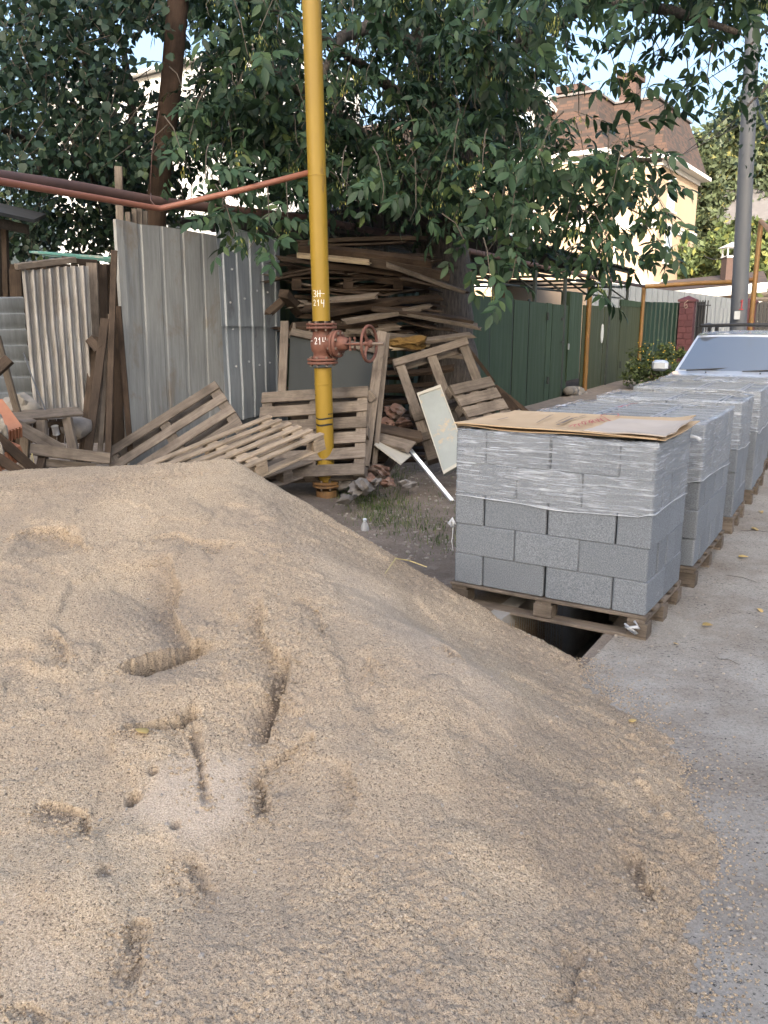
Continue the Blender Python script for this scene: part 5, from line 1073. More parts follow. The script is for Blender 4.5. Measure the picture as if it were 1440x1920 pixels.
# white sided house at left
WA, WB = V(-16.8, 44.4, 0), V(-4.6, 35.6, 0); wdv = (WB-WA).normalized(); wn = V(wdv.y, -wdv.x, 0); wn = wn if wn.y < 0 else -wn
wh = empty('white_house', WA, 'white house with horizontal siding glimpsed through the trees at left', 'building')
m = MB(); m.prism([WA, WB, WB-wn*6, WA-wn*6], (0, 0, 12.4)); m.build('wall', MT['white_siding'], wh)
for i in range(44): z = 3.6+i*.2; m = MB(); m.prism([WA+V(0, 0, z), WB+V(0, 0, z), WB+V(0, 0, z)+wn*.03, WA+V(0, 0, z)+wn*.03], (0, 0, .185)); m.build('siding_board', MT['white_siding'], wh)
m = MB(); m.prism([WA+wn*.5-wdv*.6+V(0, 0, 12.41), WB+wn*.5+wdv*.5+V(0, 0, 12.41), WB-wn*3+V(0, 0, 12.8), WA-wn*3-wdv*.6+V(0, 0, 12.8)], (0, 0, .12)); m.build('roof', MT['white_trim'], wh)
m = MB(); m.prism([WA-wdv*.3+wn*.2+V(0, 0, 12.6), WA+wdv*3.5+wn*.2+V(0, 0, 12.6), WA+wdv*3.1-wn*2+V(0, 0, 14.2), WA-wdv*.3-wn*2+V(0, 0, 14.2)], (0, 0, .1)); m.build('roof_slope', MT['roof_grey'], wh)
for k in (3.2, 8.6, 12.2):
    for z in (5.2, 8.6): c = WA+wdv*k+V(0, 0, z)+wn*.035; m = MB(); m.prism([c, c+wdv*1.1, c+wdv*1.1+V(0, 0, 1.4), c+V(0, 0, 1.4)], wn*.05); wo = m.build('window', MT['white_trim'], wh); c2 = c+wdv*.1+V(0, 0, .1)+wn*.052; m = MB(); m.prism([c2, c2+wdv*.9, c2+wdv*.9+V(0, 0, 1.2), c2+V(0, 0, 1.2)], wn*.01); m.build('pane', MT['glass_dark'], wo)
# low house with brown roof and chimney
lh = empty('low_house', W(1320, 600, 36), 'low house with brown tile roof and white fascia above the red pillar', 'building')
e0, e1_, r0, r1 = W(1212, 549, 34), W(1440, 528, 36.5), W(1242, 527, 38), W(1432, 508, 40.5)
m = MB(); m.add([e0, e1_, r1, r0, e0+(r0-e0)*2-V(0, 0, (r0.z-e0.z)*2), e1_+(r1-e1_)*2-V(0, 0, (r1.z-e1_.z)*2)], [(0, 1, 2, 3), (3, 2, 5, 4), (0, 3, 4), (1, 5, 2)]); me = m.mesh('roof'); uv = me.uv_layers.new(name='UVMap')
for p in me.polygons:
    for li in p.loop_indices: q = me.vertices[me.loops[li].vertex_index].co; uv.data[li].uv = (q.x*1.0, q.y*1.2)
me.materials.append(MT['shingle']); rf = inst('roof', me, None, lh)
m = MB(); m.prism([e0-V(0, 0, .42), e1_-V(0, 0, .42), e1_-V(0, 0, .02), e0-V(0, 0, .02)], (0, .05, 0)); m.build('fascia', MT['white_trim'], lh)
w0, w1 = e0+V(.5, .8, 0), e1_+V(-.4, .8, 0); m = MB(); m.prism([V(w0.x, w0.y, 0), V(w1.x, w1.y, 0), V(w1.x, w1.y, w1.z-.1), V(w0.x, w0.y, w0.z-.1)], (0, .3, 0)); m.build('wall', MT['cream'], lh)
c = W(1368, 517, 37.5); m = MB(); m.box((0, 0, .1), (.6, .6, 1.3), Matrix.Translation(c)); ch = m.build('chimney', MT['brick_dark'], rf); m = MB(); m.box((0, 0, .79), (.66, .66, .07), Matrix.Translation(c))
for sx in (-1, 1):
    for sy in (-1, 1): m.box((sx*.28, sy*.28, 1.0), (.05, .05, .36), Matrix.Translation(c))
m.add([c+V(-.45, -.45, 1.17), c+V(.45, -.45, 1.17), c+V(.45, .45, 1.17), c+V(-.45, .45, 1.17), c+V(0, 0, 1.42)], [(0, 1, 4), (1, 2, 4), (2, 3, 4), (3, 0, 4), (3, 2, 1, 0)]); m.build('chimney_cap', MT['white_trim'], lh)
# dark timber house among the far trees
th_ = empty('timber_house', W(1370, 520, 62), 'dark old timber house half hidden by the far trees at right', 'building')
p0, p1 = W(1262, 520, 62), W(1500, 520, 58); 
for i in range(26): z = i*.32; m = MB(); m.tube([V(p0.x, p0.y, z+.16), V(p1.x, p1.y, z+.16)], .165, 6); m.build('log', MT['old_logs'], th_)
m = MB(); m.prism([V(p0.x-1, p0.y-1, 8.3), V(p1.x, p1.y-1, 8.3), V(p1.x, p1.y+4, 11), V(p0.x-1, p0.y+4, 11)], (0, 0, .15)); m.build('roof', MT['roof_grey'], th_)
for k in range(7):
    for z in (1.8, 5.2): c = V(p0.x+.9+k*1.35, p0.y+(p1.y-p0.y)*(.9+k*1.35)/(p1.x-p0.x)-.22, z); m = MB(); m.box((0, 0, .7), (.8, .06, 1.4), Matrix.Translation(c)); wo = m.build('window', MT['white_trim'], th_); m = MB(); m.box((0, -.04, .7), (.6, .03, 1.2), Matrix.Translation(c)); m.build('pane', MT['glass_dark'], wo)
# ------------------------------------------------------------------ lamp pole and wires
A = W(1384, 612, 18); B = W(1411, 60, 18); dl = (B-A).normalized(); base = A-dl*(A.z/dl.z+.1); lp = empty('lamp_pole', base, 'tall round grey lamp pole behind the parked car', 'lamp pole')
m = MB(); tp = B+dl*3.2; m.tube([base+(tp-base)*(i/8) for i in range(9)], [.178-.007*i for i in range(9)], 20); m.build('shaft', MT['pole_grey'], lp, True)
p = W(1391, 571, 17.82); m = MB(); m.tube([p+V(-.03, 0, .06), p+V(.0, 0, .10), p+V(-.005, 0, -.1)], .012, 6); m.tube([p+V(-.05, 0, -.1), p+V(.04, 0, -.1)], .012, 6); m.build('painted_number', MT['red_ink'], lp)
p = W(1382, 591, 17.8); m = MB(); m.box((0, 0, 0), (.14, .012, .17), Matrix.Translation(p) @ Matrix.Rotation(.3, 4, 'Z')); m.build('notice', MT['sign'], lp)
def wire(pts, label, r=.012, sag=.25):
    P = []
    for k in range(len(pts)-1):
        a, b_ = Vector(pts[k]), Vector(pts[k+1])
        for i in range(10): f = i/10; P.append(a*(1-f)+b_*f-V(0, 0, sag*4*f*(1-f)))
    P.append(Vector(pts[-1])); m = MB(); m.tube(P, r, 5); tag(m.build('overhead_wire', MT['wire'], None, 'all'), label, 'wire', 'overhead wires')
PT = W(1409, 96, 18)
wire([PT, W(1117, 247, 42)], 'highest thin wire running from the lamp pole to the dormer'); wire([W(1408, 130, 18), W(1163, 262, 43)], 'second wire from the lamp pole across the mansard'); wire([W(1406, 180, 18), W(1205, 332, 43.5)], 'third wire ending at the inner corner of the cream house')
wire([W(1405, 205, 18), W(1240, 300, 44)], 'wire crossing the corner eave of the cream house'); wire([W(1404, 222, 18), W(1300, 258, 50), W(1180, 300, 60)], 'faint wire passing right of the mansard corner'); wire([W(1408, 100, 18), W(1446, 250, 12)], 'thick cable dropping right from the lamp pole', .02); wire([W(1404, 455, 18), W(1320, 478, 36)], 'low wire from the lamp pole to the chimney')
# ------------------------------------------------------------------ car
CYAW = .5; cwb = W(1262, 690, 11.5); ac = V(math.cos(CYAW), -math.sin(CYAW), 0); bk = V(math.sin(CYAW), math.cos(CYAW), 0)
corg = V(cwb.x, cwb.y, 0)+ac*.80-bk*1.22
car = empty('parked_car', corg, 'silver blue estate car with roof rack parked behind the farthest block stack', 'car'); CM = Matrix((ac, bk, V(0, 0, 1))).transposed().to_4x4(); CM.translation = corg; car.matrix_basis = CM
st_ = [(0, .55, .70), (.04, .70, .78), (.15, .80, .86), (.35, .85, .93), (.7, .87, 1.0), (1.08, .875, 1.07), (1.5, .88, 1.06), (2.5, .88, 1.05), (3.4, .875, 1.04), (3.9, .85, 1.02), (4.1, .78, .95)]
vs = []; fs = []
for (y, w_, t) in st_:
    b0 = .30 if 0 < y < 4.1 else .38
    half = [(w_*.7, b0), (w_*.95, b0+.04), (w_, .55), (w_*.995, (.55+t)/2), (w_*.96, t-.05), (w_*.88, t-.005), (w_*.55, t+.012), (0, t+.02)]
    rg = half+[(-x, z) for x, z in reversed(half[:-1])]; vs += [(x, y, z) for x, z in rg]
n = 15
for i in range(len(st_)-1):
    for k in range(n): fs.append((i*n+k, i*n+(k+1) % n, i*n+n+(k+1) % n, i*n+n+k))
fs += [tuple(range(n-1, -1, -1)), tuple(range((len(st_)-1)*n, len(st_)*n))]
m = MB(); m.add(vs, fs); m.build('body', MT['car'], car, True, CM)
def cf(u, v, o=0): return V((.775*(1-v)+.61*v)*u, 1.06+.66*v+.16*u*u-o, 1.065+.49*v-.02*u*u*v+o*.6)
def patchm(fn, us, vsx, mat, name, par=car):
    m = MB(); nu, nv = len(us), len(vsx); m.add([fn(u, v) for v in vsx for u in us], [(j*nu+i, j*nu+i+1, j*nu+nu+i+1, j*nu+nu+i) for j in range(nv-1) for i in range(nu-1)]); return m.build(name, mat, par, 'all', CM)
lin = lambda a, b_, n: [a+(b_-a)*i/(n-1) for i in range(n)]
cabin = patchm(lambda u, v: cf(u, v), lin(-1, 1, 13), lin(0, 1, 5), MT['car'], 'windscreen_frame')
ws = patchm(lambda u, v: cf(u, v, .008), lin(-.94, .94, 17), lin(.04, .93, 7), MT['windscreen'], 'windscreen')
def sidep(s_): return lambda t, v: (lambda f, r: V(s_*(.775*(1-v)+.61*v)*(1-.04*t*t), f+(r-f)*t, 1.065+.47*v+.02*t*(1-t)*v))(1.22+.66*v, 4.02-.22*v)
for s_ in (-1, 1):
    patchm(sidep(s_), lin(0, 1, 9), lin(0, 1, 4), MT['car'], 'side_frame')
    for (t0, t1) in ((.05, .34), (.38, .66), (.70, .95)): patchm(lambda t, v, s_=s_: sidep(s_)(t, v)+V(s_*.006, 0, 0), lin(t0, t1, 4), lin(.08, .9, 4), MT['glass_dark'], 'side_window')
patchm(lambda u, t: V(.61*u*(1-.03*t), (1.72+.16*u*u)+(3.80-1.72-.16*u*u)*t, 1.555-.02*u*u+.05*math.sin(math.pi*min(1, t*.9+.05))), lin(-1, 1, 9), lin(0, 1, 8), MT['car'], 'roof')
patchm(lambda u, v: V((.75*(1-v)+.59*v)*u, 4.03-.22*v, 1.04+.5*v), lin(-1, 1, 5), lin(0, 1, 4), MT['car'], 'tailgate'); patchm(lambda u, v: V((.75*(1-v)+.59*v)*u, 4.04-.22*v, 1.04+.5*v), lin(-.85, .85, 5), lin(.15, .9, 4), MT['glass_dark'], 'rear_window')
for s_ in (-1, 1):
    m = MB(); m.tube([V(s_*.56, 1.80, 1.66), V(s_*.57, 2.6, 1.69), V(s_*.56, 3.6, 1.66)], .022, 8); rr = m.build('roof_rail', MT['plastic_black'], car, True, CM)
    for y in (1.84, 2.7, 3.55): m = MB(); m.box((s_*.565, y, 1.62), (.05, .10, .10)); m.build('rail_foot', MT['plastic_black'], rr, M=CM)
    m = MB(); m.rbox((0, 0, 0), (.22, .12, .15), .035, Matrix.Translation((s_*.99, 1.30, 1.13))); mo = m.build('mirror', MT['car'], car, True, CM); m = MB(); m.tube([V(s_*.86, 1.36, 1.10), V(s_*.92, 1.33, 1.11)], .03, 8); m.build('mirror_arm', MT['plastic_black'], mo, True, CM); m = MB(); m.box((s_*.99, 1.362, 1.13), (.17, .006, .10)); m.build('mirror_glass', MT['glass_dark'], mo, M=CM)
    m = MB(); m.rbox((s_*.62, .045, .69), (.30, .10, .15), .03); m.build('headlight', MT['lamp_glass'], car, True, CM)
    m = MB(); m.lathe([(.06, -.02), (.06, .02)], 14, Matrix.Translation((s_*.55, .0, .45)) @ Matrix.Rotation(math.pi/2, 4, 'X')); m.build('fog_lamp', MT['plastic_black'], car, True, CM)
    m = MB(); m.tube([V(s_*.35-.25, 1.06, 1.085), V(s_*.35+.28, 1.14, 1.12)], .011, 6); m.build('wiper', MT['plastic_black'], car, True, CM); m = MB(); m.lathe([(.012, 0), (.008, .015)], 8, Matrix.Translation((s_*.33, .92, 1.065))); m.build('washer_jet', MT['plastic_black'], car, True, CM)
    for y in (.78, 3.28):
        Mw = Matrix.Translation((s_*.78, y, .32)) @ Matrix.Rotation(math.pi/2, 4, 'Y'); m = MB(); m.lathe([(.20, -.10), (.30, -.10), (.32, -.06), (.32, .06), (.30, .10), (.20, .10)], 28, Mw); to = m.build('wheel', MT['rubber'], car, True, CM); m = MB(); m.lathe([(.20, -.104), (.195, -.09), (.05, -.108 if s_ < 0 else -.09), (.05, .108), (.195, .09), (.20, .104)], 20, Mw); m.build('rim', MT['alu'], to, True, CM)
m = MB(); m.tube([V(-.56, 1.80, 1.67), V(0, 1.76, 1.685), V(.56, 1.80, 1.67)], .024, 8); m.build('rack_bar', MT['plastic_black'], car, True, CM)
for y in (2.4, 3.0, 3.55): m = MB(); m.tube([V(-.56, y, 1.68), V(.56, y, 1.68)], .018, 8); m.build('rack_bar', MT['plastic_black'], car, True, CM)
m = MB(); m.rbox((0, -.02, .46), (1.45, .14, .26), .05); m.build('bumper', MT['car'], car, True, CM); m = MB(); m.box((0, -.01, .70), (.7, .06, .10)); m.build('grille', MT['plastic_black'], car, M=CM); m = MB(); m.box((0, 2.1, .62), (1.3, 3.5, .5)); m.build('underbody', MT['plastic_black'], car, M=CM)
# ------------------------------------------------------------------ trees
rt = random.Random(2024)
def leaflet(m, M, L, w, fold=.25, droop=.12, round_=False):
    """one leaf blade along +x in M: pointed oval with a folded midrib"""
    if round_: st2 = [(0, .0), (.06, .34), (.3, .5), (.62, .36), (.86, .13), (1, 0)]
    else: st2 = [(0, 0), (.18, .32), (.42, .5), (.68, .38), (.88, .14), (1, 0)]
    mid = []; lf = []; rg = []
    for (t, k) in st2:
        x = t*L; z = -droop*L*t*t; mid.append(M @ V(x, 0, z)); lf.append(M @ V(x+(0 if not round_ else -.05*L*(k > .3 and t < .1)), k*w, z+fold*k*w)); rg.append(M @ V(x, -k*w, z+fold*k*w))
    vs = mid+lf[1:-1]+rg[1:-1]; n = len(st2); q = n-2; fs = []
    for i in range(n-1):
        la = n+i-1 if i > 0 else None; lb = n+i if i < n-2 else None; ra = n+q+i-1 if i > 0 else None; rb = n+q+i if i < n-2 else None
        fs.append(tuple(v for v in (i, i+1, lb, la) if v is not None)); fs.append(tuple(v for v in (i+1, i, ra, rb) if v is not None))
    m.add(vs, fs)
def compound(seed, nl=7, L=.125, w=.052):
    rnd = random.Random(seed); m = MB(); ln = .24
    P = [V(ln*t, 0, -.10*ln*t*t) for t in (0, .33, .66, 1)]; m.tube(P, [.0022, .002, .0016, .0012], 3, False)
    k = (nl-1)//2
    for i in range(k):
        t = .38+.5*i/max(1, k-1)
        for s_ in (-1, 1):
            M = Matrix.Translation((ln*t, 0, -.10*ln*t*t)) @ Matrix.Rotation(s_*rnd.uniform(.7, 1.15), 4, 'Z') @ Matrix.Rotation(rnd.uniform(.1, .75), 4, 'Y') @ Matrix.Rotation(rnd.uniform(-.5, .5), 4, 'X'); leaflet(m, M, L*rnd.uniform(.8, 1.05), w*rnd.uniform(.85, 1.1))
    M = Matrix.Translation(P[-1]) @ Matrix.Rotation(rnd.uniform(.2, .6), 4, 'Y'); leaflet(m, M, L*1.1, w*1.1)
    return m
def simple_leaf(seed, L=.075):
    rnd = random.Random(seed); m = MB(); m.tube([V(0, 0, 0), V(.025, 0, -.006)], .001, 3, False); leaflet(m, Matrix.Translation((.025, 0, -.006)) @ Matrix.Rotation(rnd.uniform(.2, .8), 4, 'Y'), L, L*.92, .12, .2, True); return m
class Stamp:
    def __init__(s, mbs): s.src = [(np.array(m.v, np.float32), [tuple(f) for f in m.f]) for m in mbs]; s.v = []; s.f = []; s.n = 0
    def add(s, k, M):
        v, f = s.src[k]; A = np.array(M, np.float32); s.v.append(v @ A[:3, :3].T + A[:3, 3]); s.f += [tuple(i+s.n for i in q) for q in f]; s.n += len(v)
    def build(s, name, mat, parent):
        me = bpy.data.meshes.new(name); me.from_pydata(np.concatenate(s.v).tolist(), [], s.f); me.update(); me.materials.append(mat); shade(me, 'all'); o = inst(name, me, None, parent); o["kind"] = 'stuff'; return o
def onscreen(p):
    z = p.z-CAMH; d = p.y*CP-z*SP
    if d <= .1: return None
    return 720+FPX*p.x/d, 960-FPX*(p.y*SP+z*CP)/d
LGAPS = [(276, 105, 34, 52, .93), (368, 90, 22, 75, .93), (690, 190, 36, 42, .8), (655, 70, 26, 36, .8), (1090, 160, 50, 36, .75), (240, 205, 26, 22, .8), (380, 300, 36, 60, .6), (470, 360, 50, 40, .55), (1265, 240, 40, 50, .8), (1180, 235, 50, 36, .6), (1062, 200, 34, 42, .7)]
def grow(name_leaf, tree, srcs, places, mat, scale=(.8, 1.15), keepn=300):
    st_ = Stamp(srcs); mes = []
    for i, m in enumerate(srcs): me = m.mesh(name_leaf); me.materials.append(mat); shade(me, 'all'); mes.append(me)
    items = []
    for (p, d) in places:
        up = V(rt.uniform(-.5, .5), rt.uniform(-.7, .3), rt.uniform(.3, 1)); M = frame(p, d, up) @ Matrix.Scale(rt.uniform(*scale), 4); s_ = onscreen(p); vis = s_ is not None and -20 < s_[0] < 1460 and -20 < s_[1] < 700
        if vis and 545 < s_[0] < 650 and p.y < 8.3 and s_[1] < 700: continue
        if vis and any(((s_[0]-a)/w_)**2+((s_[1]-b_)/h)**2 < 1 and rt.random() < pr for a, b_, w_, h, pr in LGAPS): continue
        items.append((p.y if vis else 1e3, rt.randrange(len(srcs)), M))
    items.sort(key=lambda t: t[0])
    for i, (y, k, M) in enumerate(items):
        if i < keepn: inst(name_leaf, mes[k], M, tree)
        else: st_.add(k, M)
    if st_.n: st_.build('foliage', mat, tree)
def droop_dir(): a = rt.uniform(0, 2*math.pi); return V(math.cos(a), math.sin(a)*.8-.25, rt.uniform(-1.1, .15))
# ash-leaved tree over the yard
ash = empty('ash_tree', (.92, 12.2, 0), 'big dark leafy tree with hanging seed clusters behind the wood pile', 'tree')
def limb(px, name='limb'):
    m = MB(); P = [W(*q[:3]) for q in px]; rr = [q[3] for q in px]; Q = []; RR = []
    for i in range(len(P)-1):
        for k in range(4): f = k/4; Q.append(P[i]*(1-f)+P[i+1]*f+V(rt.uniform(-1, 1), rt.uniform(-1, 1), 0)*rr[i]*.10); RR.append((rr[i]*(1-f)+rr[i+1]*f)*rt.uniform(.95, 1.06))
    Q.append(P[-1]); RR.append(rr[-1]); m.tube(Q, RR, 16); return m
m = limb([(842, 860, 12.2, .56), (838, 700, 12.2, .44), (836, 560, 12.2, .385), (830, 450, 12.2, .36), (818, 380, 12.2, .31)]); tr = m.build('trunk', MT['bark'], ash, 'all')
LIMBS = [[(822, 400, 12.2, .26), (800, 260, 12.1, .20), (790, 110, 12.0, .16), (800, -60, 11.8, .11)], [(830, 400, 12.3, .26), (868, 290, 12.3, .19), (892, 180, 12.2, .15), (930, -60, 12, .10)], [(815, 420, 12.0, .17), (735, 315, 11.4, .13), (650, 235, 10.8, .10), (560, 165, 10.2, .07), (470, 110, 9.6, .05)],
 [(842, 420, 11.9, .16), (960, 385, 10.6, .10), (1060, 330, 9.4, .06), (1160, 300, 8.4, .03), (1240, 300, 8.0, .015)], [(800, 120, 12, .12), (720, 40, 10.6, .08), (640, 70, 9.6, .06), (600, 150, 9, .03)], [(890, 160, 12.2, .12), (1000, 60, 10.5, .08), (1120, 0, 9, .06), (1260, 20, 7.8, .04), (1380, 60, 7.0, .02)], [(800, 220, 12, .10), (690, 130, 11, .06), (560, 40, 9.6, .04), (430, -20, 8.8, .03)],
 [(850, 360, 11.6, .06), (900, 400, 9.8, .03), (960, 450, 8.6, .015)], [(840, 400, 11.7, .06), (780, 330, 10, .03), (840, 300, 9.2, .02), (900, 330, 8.6, .012)], [(1060, 330, 9.4, .03), (1100, 420, 8.4, .015), (1130, 470, 8, .006), (1145, 520, 7.8, .004)]]
for q in LIMBS: limb(q).build('limb', MT['bark'], ash, 'all')
places = []; seeds = []; tw = MB()
def spray(px, py, Y, n, spread=.28, big=1, keys=.25):
    c = W(px, py, Y); st0 = c+V(rt.uniform(-.25, .25), rt.uniform(.1, .4), rt.uniform(.25, .55)); tw.tube([st0, (st0+c)/2+V(0, 0, .08), c, c+V(rt.uniform(-.1, .1), -.05, -.12)], [.008, .006, .004, .002], 4, False)
    for i in range(n):
        f = rt.random(); p = st0*(1-f)+c*f+V(rt.gauss(0, spread*.45), rt.gauss(0, spread*.45), rt.gauss(-.03, spread*.4)); places.append((p, droop_dir()))
    if rt.random() < keys: seeds.append(c+V(rt.uniform(-.1, .1), -.1, -.02))
GAPS = [(1120, 190, 75, 60), (372, 110, 38, 70), (690, 190, 45, 55), (560, 130, 40, 40), (1075, 150, 60, 50), (620, 90, 30, 50), (400, 330, 50, 50), (480, 340, 60, 40), (700, 400, 55, 40)]
def region(x0, x1, y0, y1, Y0, Y1, n, k, sp=.3, keys=.25, gapp=.85):
    c = 0
    while c < n:
        px, py = rt.uniform(x0, x1), rt.uniform(y0, y1)
        if any(((px-a)/w_)**2+((py-b_)/h)**2 < 1 for a, b_, w_, h in GAPS) and rt.random() < gapp: c += .3; continue
        spray(px, py, rt.uniform(Y0, Y1), k, sp, keys=keys); c += 1
region(345, 1040, -90, 300, 10.2, 13, 190, 9, .4, .05); region(350, 1030, -80, 260, 8.2, 10.2, 95, 7, .33, .45); region(590, 1000, 230, 400, 8.4, 11, 52, 7, .3, .4); region(1020, 1460, -90, 35, 6.8, 9, 44, 8, .35, .3); region(340, 600, 150, 400, 8.6, 10.5, 48, 7, .3, .5); region(350, 620, 120, 400, 10.5, 13, 60, 8, .4, .1, .3); region(880, 1120, 260, 460, 8, 10, 18, 6, .28, .2); region(570, 800, 190, 430, 10.4, 13.2, 46, 8, .35, .05, .4)
for (px, py, n) in ((1065, 120, 4), (1160, 150, 7), (1205, 190, 8), (1180, 120, 6), (1245, 110, 6), (1300, 95, 7), (1325, 150, 7), (1290, 185, 4), (1390, 60, 7), (1360, 110, 4), (1085, 215, 5), (1140, 295, 8), (1185, 310, 8), (1235, 325, 7), (1215, 355, 8), (1250, 400, 8), (1262, 335, 4), (1150, 350, 9), (1100, 330, 9), (1060, 350, 8), (1195, 400, 9), (1150, 410, 9), (1110, 400, 8), (1225, 450, 7), (1180, 465, 7), (1140, 450, 6), (1255, 460, 5), (1060, 420, 8), (1010, 420, 8), (960, 410, 8), (985, 470, 6), (1040, 470, 6), (930, 450, 7), (880, 470, 6), (1110, 520, 5), (1135, 515, 4), (860, 390, 6), (905, 300, 8), (850, 300, 6), (780, 390, 5), (720, 350, 6), (640, 330, 6), (440, 440, 7), (475, 455, 7), (505, 420, 5), (420, 400, 6), (540, 410, 5), (385, 330, 4), (355, 260, 6), (345, 300, 5), (1060, 265, 7), (1010, 290, 8), (1000, 350, 8), (1090, 470, 5), (960, 520, 4), (920, 530, 3)):
    spray(px, py, rt.uniform(7.2, 8.4), n, .2, keys=.4)
for i in range(170):              # bare hanging twigs inside the crown
    c = W(rt.uniform(560, 1010), rt.uniform(120, 380), rt.uniform(10.2, 12.4)); q = [c]; 
    for k in range(4): q.append(q[-1]+V(rt.uniform(-.12, .12), rt.uniform(-.1, .1), -rt.uniform(.12, .3)))
    tw.tube(q, [.009, .007, .005, .004, .003], 4, False)
grow('leaf', ash, [compound(i, 5 if i % 3 == 0 else 7) for i in range(8)], places, MT['ash_leaf'], (.7, 1.4))
o = tw.build('twigs', MT['twig'], ash, 'all', fix=False); o["kind"] = 'stuff'
m = MB()
for c in seeds:
    for i in range(rt.randrange(12, 24)):
        p = c+V(rt.gauss(0, .035), rt.gauss(0, .035), -rt.uniform(0, .13)); L = rt.uniform(.03, .045); w_ = .0055; a = rt.uniform(0, 3.14); dx, dy = math.cos(a)*w_, math.sin(a)*w_; t = V(rt.uniform(-.01, .01), rt.uniform(-.01, .01), -L)
        m.add([p, p+t*.5+V(dx, dy, 0), p+t, p+t*.5-V(dx, dy, 0)], [(0, 1, 2, 3)])
o = m.build('seed_clusters', MT['seed'], ash, fix=False); o["kind"] = 'stuff'
# round-leaved tree at left
lin_t = empty('linden_tree', V(-3.9, 12, 0), 'round leaved dark tree filling the upper left corner', 'tree')
limb([(250, 760, 11.6, .20), (240, 450, 11.5, .16), (215, 350, 11.4, .14)]).build('trunk', MT['bark'], lin_t, 'all')
for q in ([(220, 365, 11.4, .12), (170, 320, 11, .10), (110, 295, 10.6, .08), (60, 270, 10, .05), (0, 240, 9.4, .03)], [(170, 320, 11, .07), (172, 240, 10.8, .05), (160, 140, 10.4, .035), (150, 20, 10, .02)], [(110, 295, 10.6, .06), (60, 330, 10, .04), (-20, 350, 9.4, .02)], [(218, 360, 11.4, .10), (250, 220, 11, .06), (230, 80, 10.6, .03)]): limb(q).build('limb', MT['bark'], lin_t, 'all')
places = []; tw = MB()
GL2 = [(90, 75, 26, 26), (120, 235, 24, 22), (40, 195, 18, 18), (255, 110, 40, 60), (265, 240, 30, 30), (200, 60, 18, 20), (100, 330, 30, 18), (110, 390, 40, 22)]
def lspray(px, py, Y, n):
    c = W(px, py, Y); s0 = c+V(rt.uniform(-.3, .3), rt.uniform(.05, .3), rt.uniform(.1, .4)); tw.tube([s0, c], [.006, .002], 4, False)
    for i in range(n): f = rt.random(); places.append((s0*(1-f)+c*f+V(rt.gauss(0, .13), rt.gauss(0, .12), rt.gauss(0, .11)), V(rt.uniform(-1, 1), rt.uniform(-1, .4), rt.uniform(-1.0, .2))))
for (x0, x1, y0, y1, Y0, Y1, n) in ((-70, 285, -60, 320, 8.3, 10.0, 290), (-70, 290, -60, 330, 10, 12.5, 230), (-60, 300, 330, 490, 10.2, 12.8, 300), (200, 320, 220, 420, 9.8, 12, 70), (230, 310, -40, 60, 9, 10.5, 26)):
    c = 0
    while c < n:
        px, py = rt.uniform(x0, x1), rt.uniform(y0, y1)
        if any(((px-a)/w_)**2+((py-b_)/h)**2 < 1 for a, b_, w_, h in GL2) and rt.random() < .9: c += .25; continue
        lspray(px, py, rt.uniform(Y0, Y1), 14); c += 1
grow('leaf', lin_t, [simple_leaf(i, .085) for i in range(6)], places, MT['round_leaf'], (.7, 1.2)); o = tw.build('twigs', MT['twig'], lin_t, 'all', fix=False); o["kind"] = 'stuff'
# far trees, bush, climbing plants
def blob_tree(name, label, base, crowns, n, size, mat, group=None, trunk_r=.25, cat='tree', mat2=None):
    base = Vector(base); e = empty(name, base, label, cat, group); cs = [Vector(c[0]) for c in crowns]; top = sum(cs, V(0, 0, 0))/len(cs)
    if trunk_r:
        m = MB(); m.tube([base-V(0, 0, .2), base+(top-base)*.5+V(.1, 0, 0), top], [trunk_r, trunk_r*.7, trunk_r*.3], 8); m.build('trunk', MT['bark'], e, True)
        for c in cs: m = MB(); m.tube([base+(top-base)*.45, (base+(top-base)*.5+c)/2+V(0, 0, .2), c], [trunk_r*.5, trunk_r*.3, trunk_r*.1], 6); m.build('limb', MT['bark'], e, True)
    P = []; tot = sum(c[1]**2 for c in crowns); rnd = np.random.default_rng(int(abs(base.x*100)) % 9999)
    for c, (c0, r, sq) in zip(cs, crowns):
        k = int(n*r*r/tot); sub = rnd.normal(size=(max(6, k//40), 3)); sub /= np.linalg.norm(sub, axis=1)[:, None]; sub *= (rnd.random((len(sub), 1))**.4)*r*np.array([1, 1, sq]); P.append(np.array(c)+sub[rnd.integers(0, len(sub), k)]+rnd.normal(size=(k, 3))*r*.13)
    P = np.concatenate(P); k = len(P); a = rnd.normal(size=(k, 3)); a /= np.linalg.norm(a, axis=1)[:, None]; b2 = np.cross(a, rnd.normal(size=(k, 3))); b2 /= np.linalg.norm(b2, axis=1)[:, None]; s_ = size*rnd.uniform(.6, 1.3, (k, 1))
    vs = np.stack([P-a*s_*.6, P+b2*s_*.28, P+a*s_*.6, P-b2*s_*.28], 1).reshape(-1, 3); me = bpy.data.meshes.new('crown'); me.from_pydata(vs.tolist(), [], [(4*i, 4*i+1, 4*i+2, 4*i+3) for i in range(k)]); me.update(); me.materials.append(mat); inst('crown', me, None, e)
    return e
blob_tree('far_tree', 'tall hazy green tree rising behind the lamp pole', V(W(1405, 500, 66).x, 66, 0), [(W(1395, 300, 66), 3.6, 1.2), (W(1350, 350, 65), 3.0, 1.2), (W(1440, 270, 67), 3.8, 1.2), (W(1340, 430, 64), 2.6, 1), (W(1420, 400, 64), 3.4, 1.1), (W(1380, 250, 66), 2.2, 1)], 15000, .5, MT['far_leaf'], 'far trees at right')
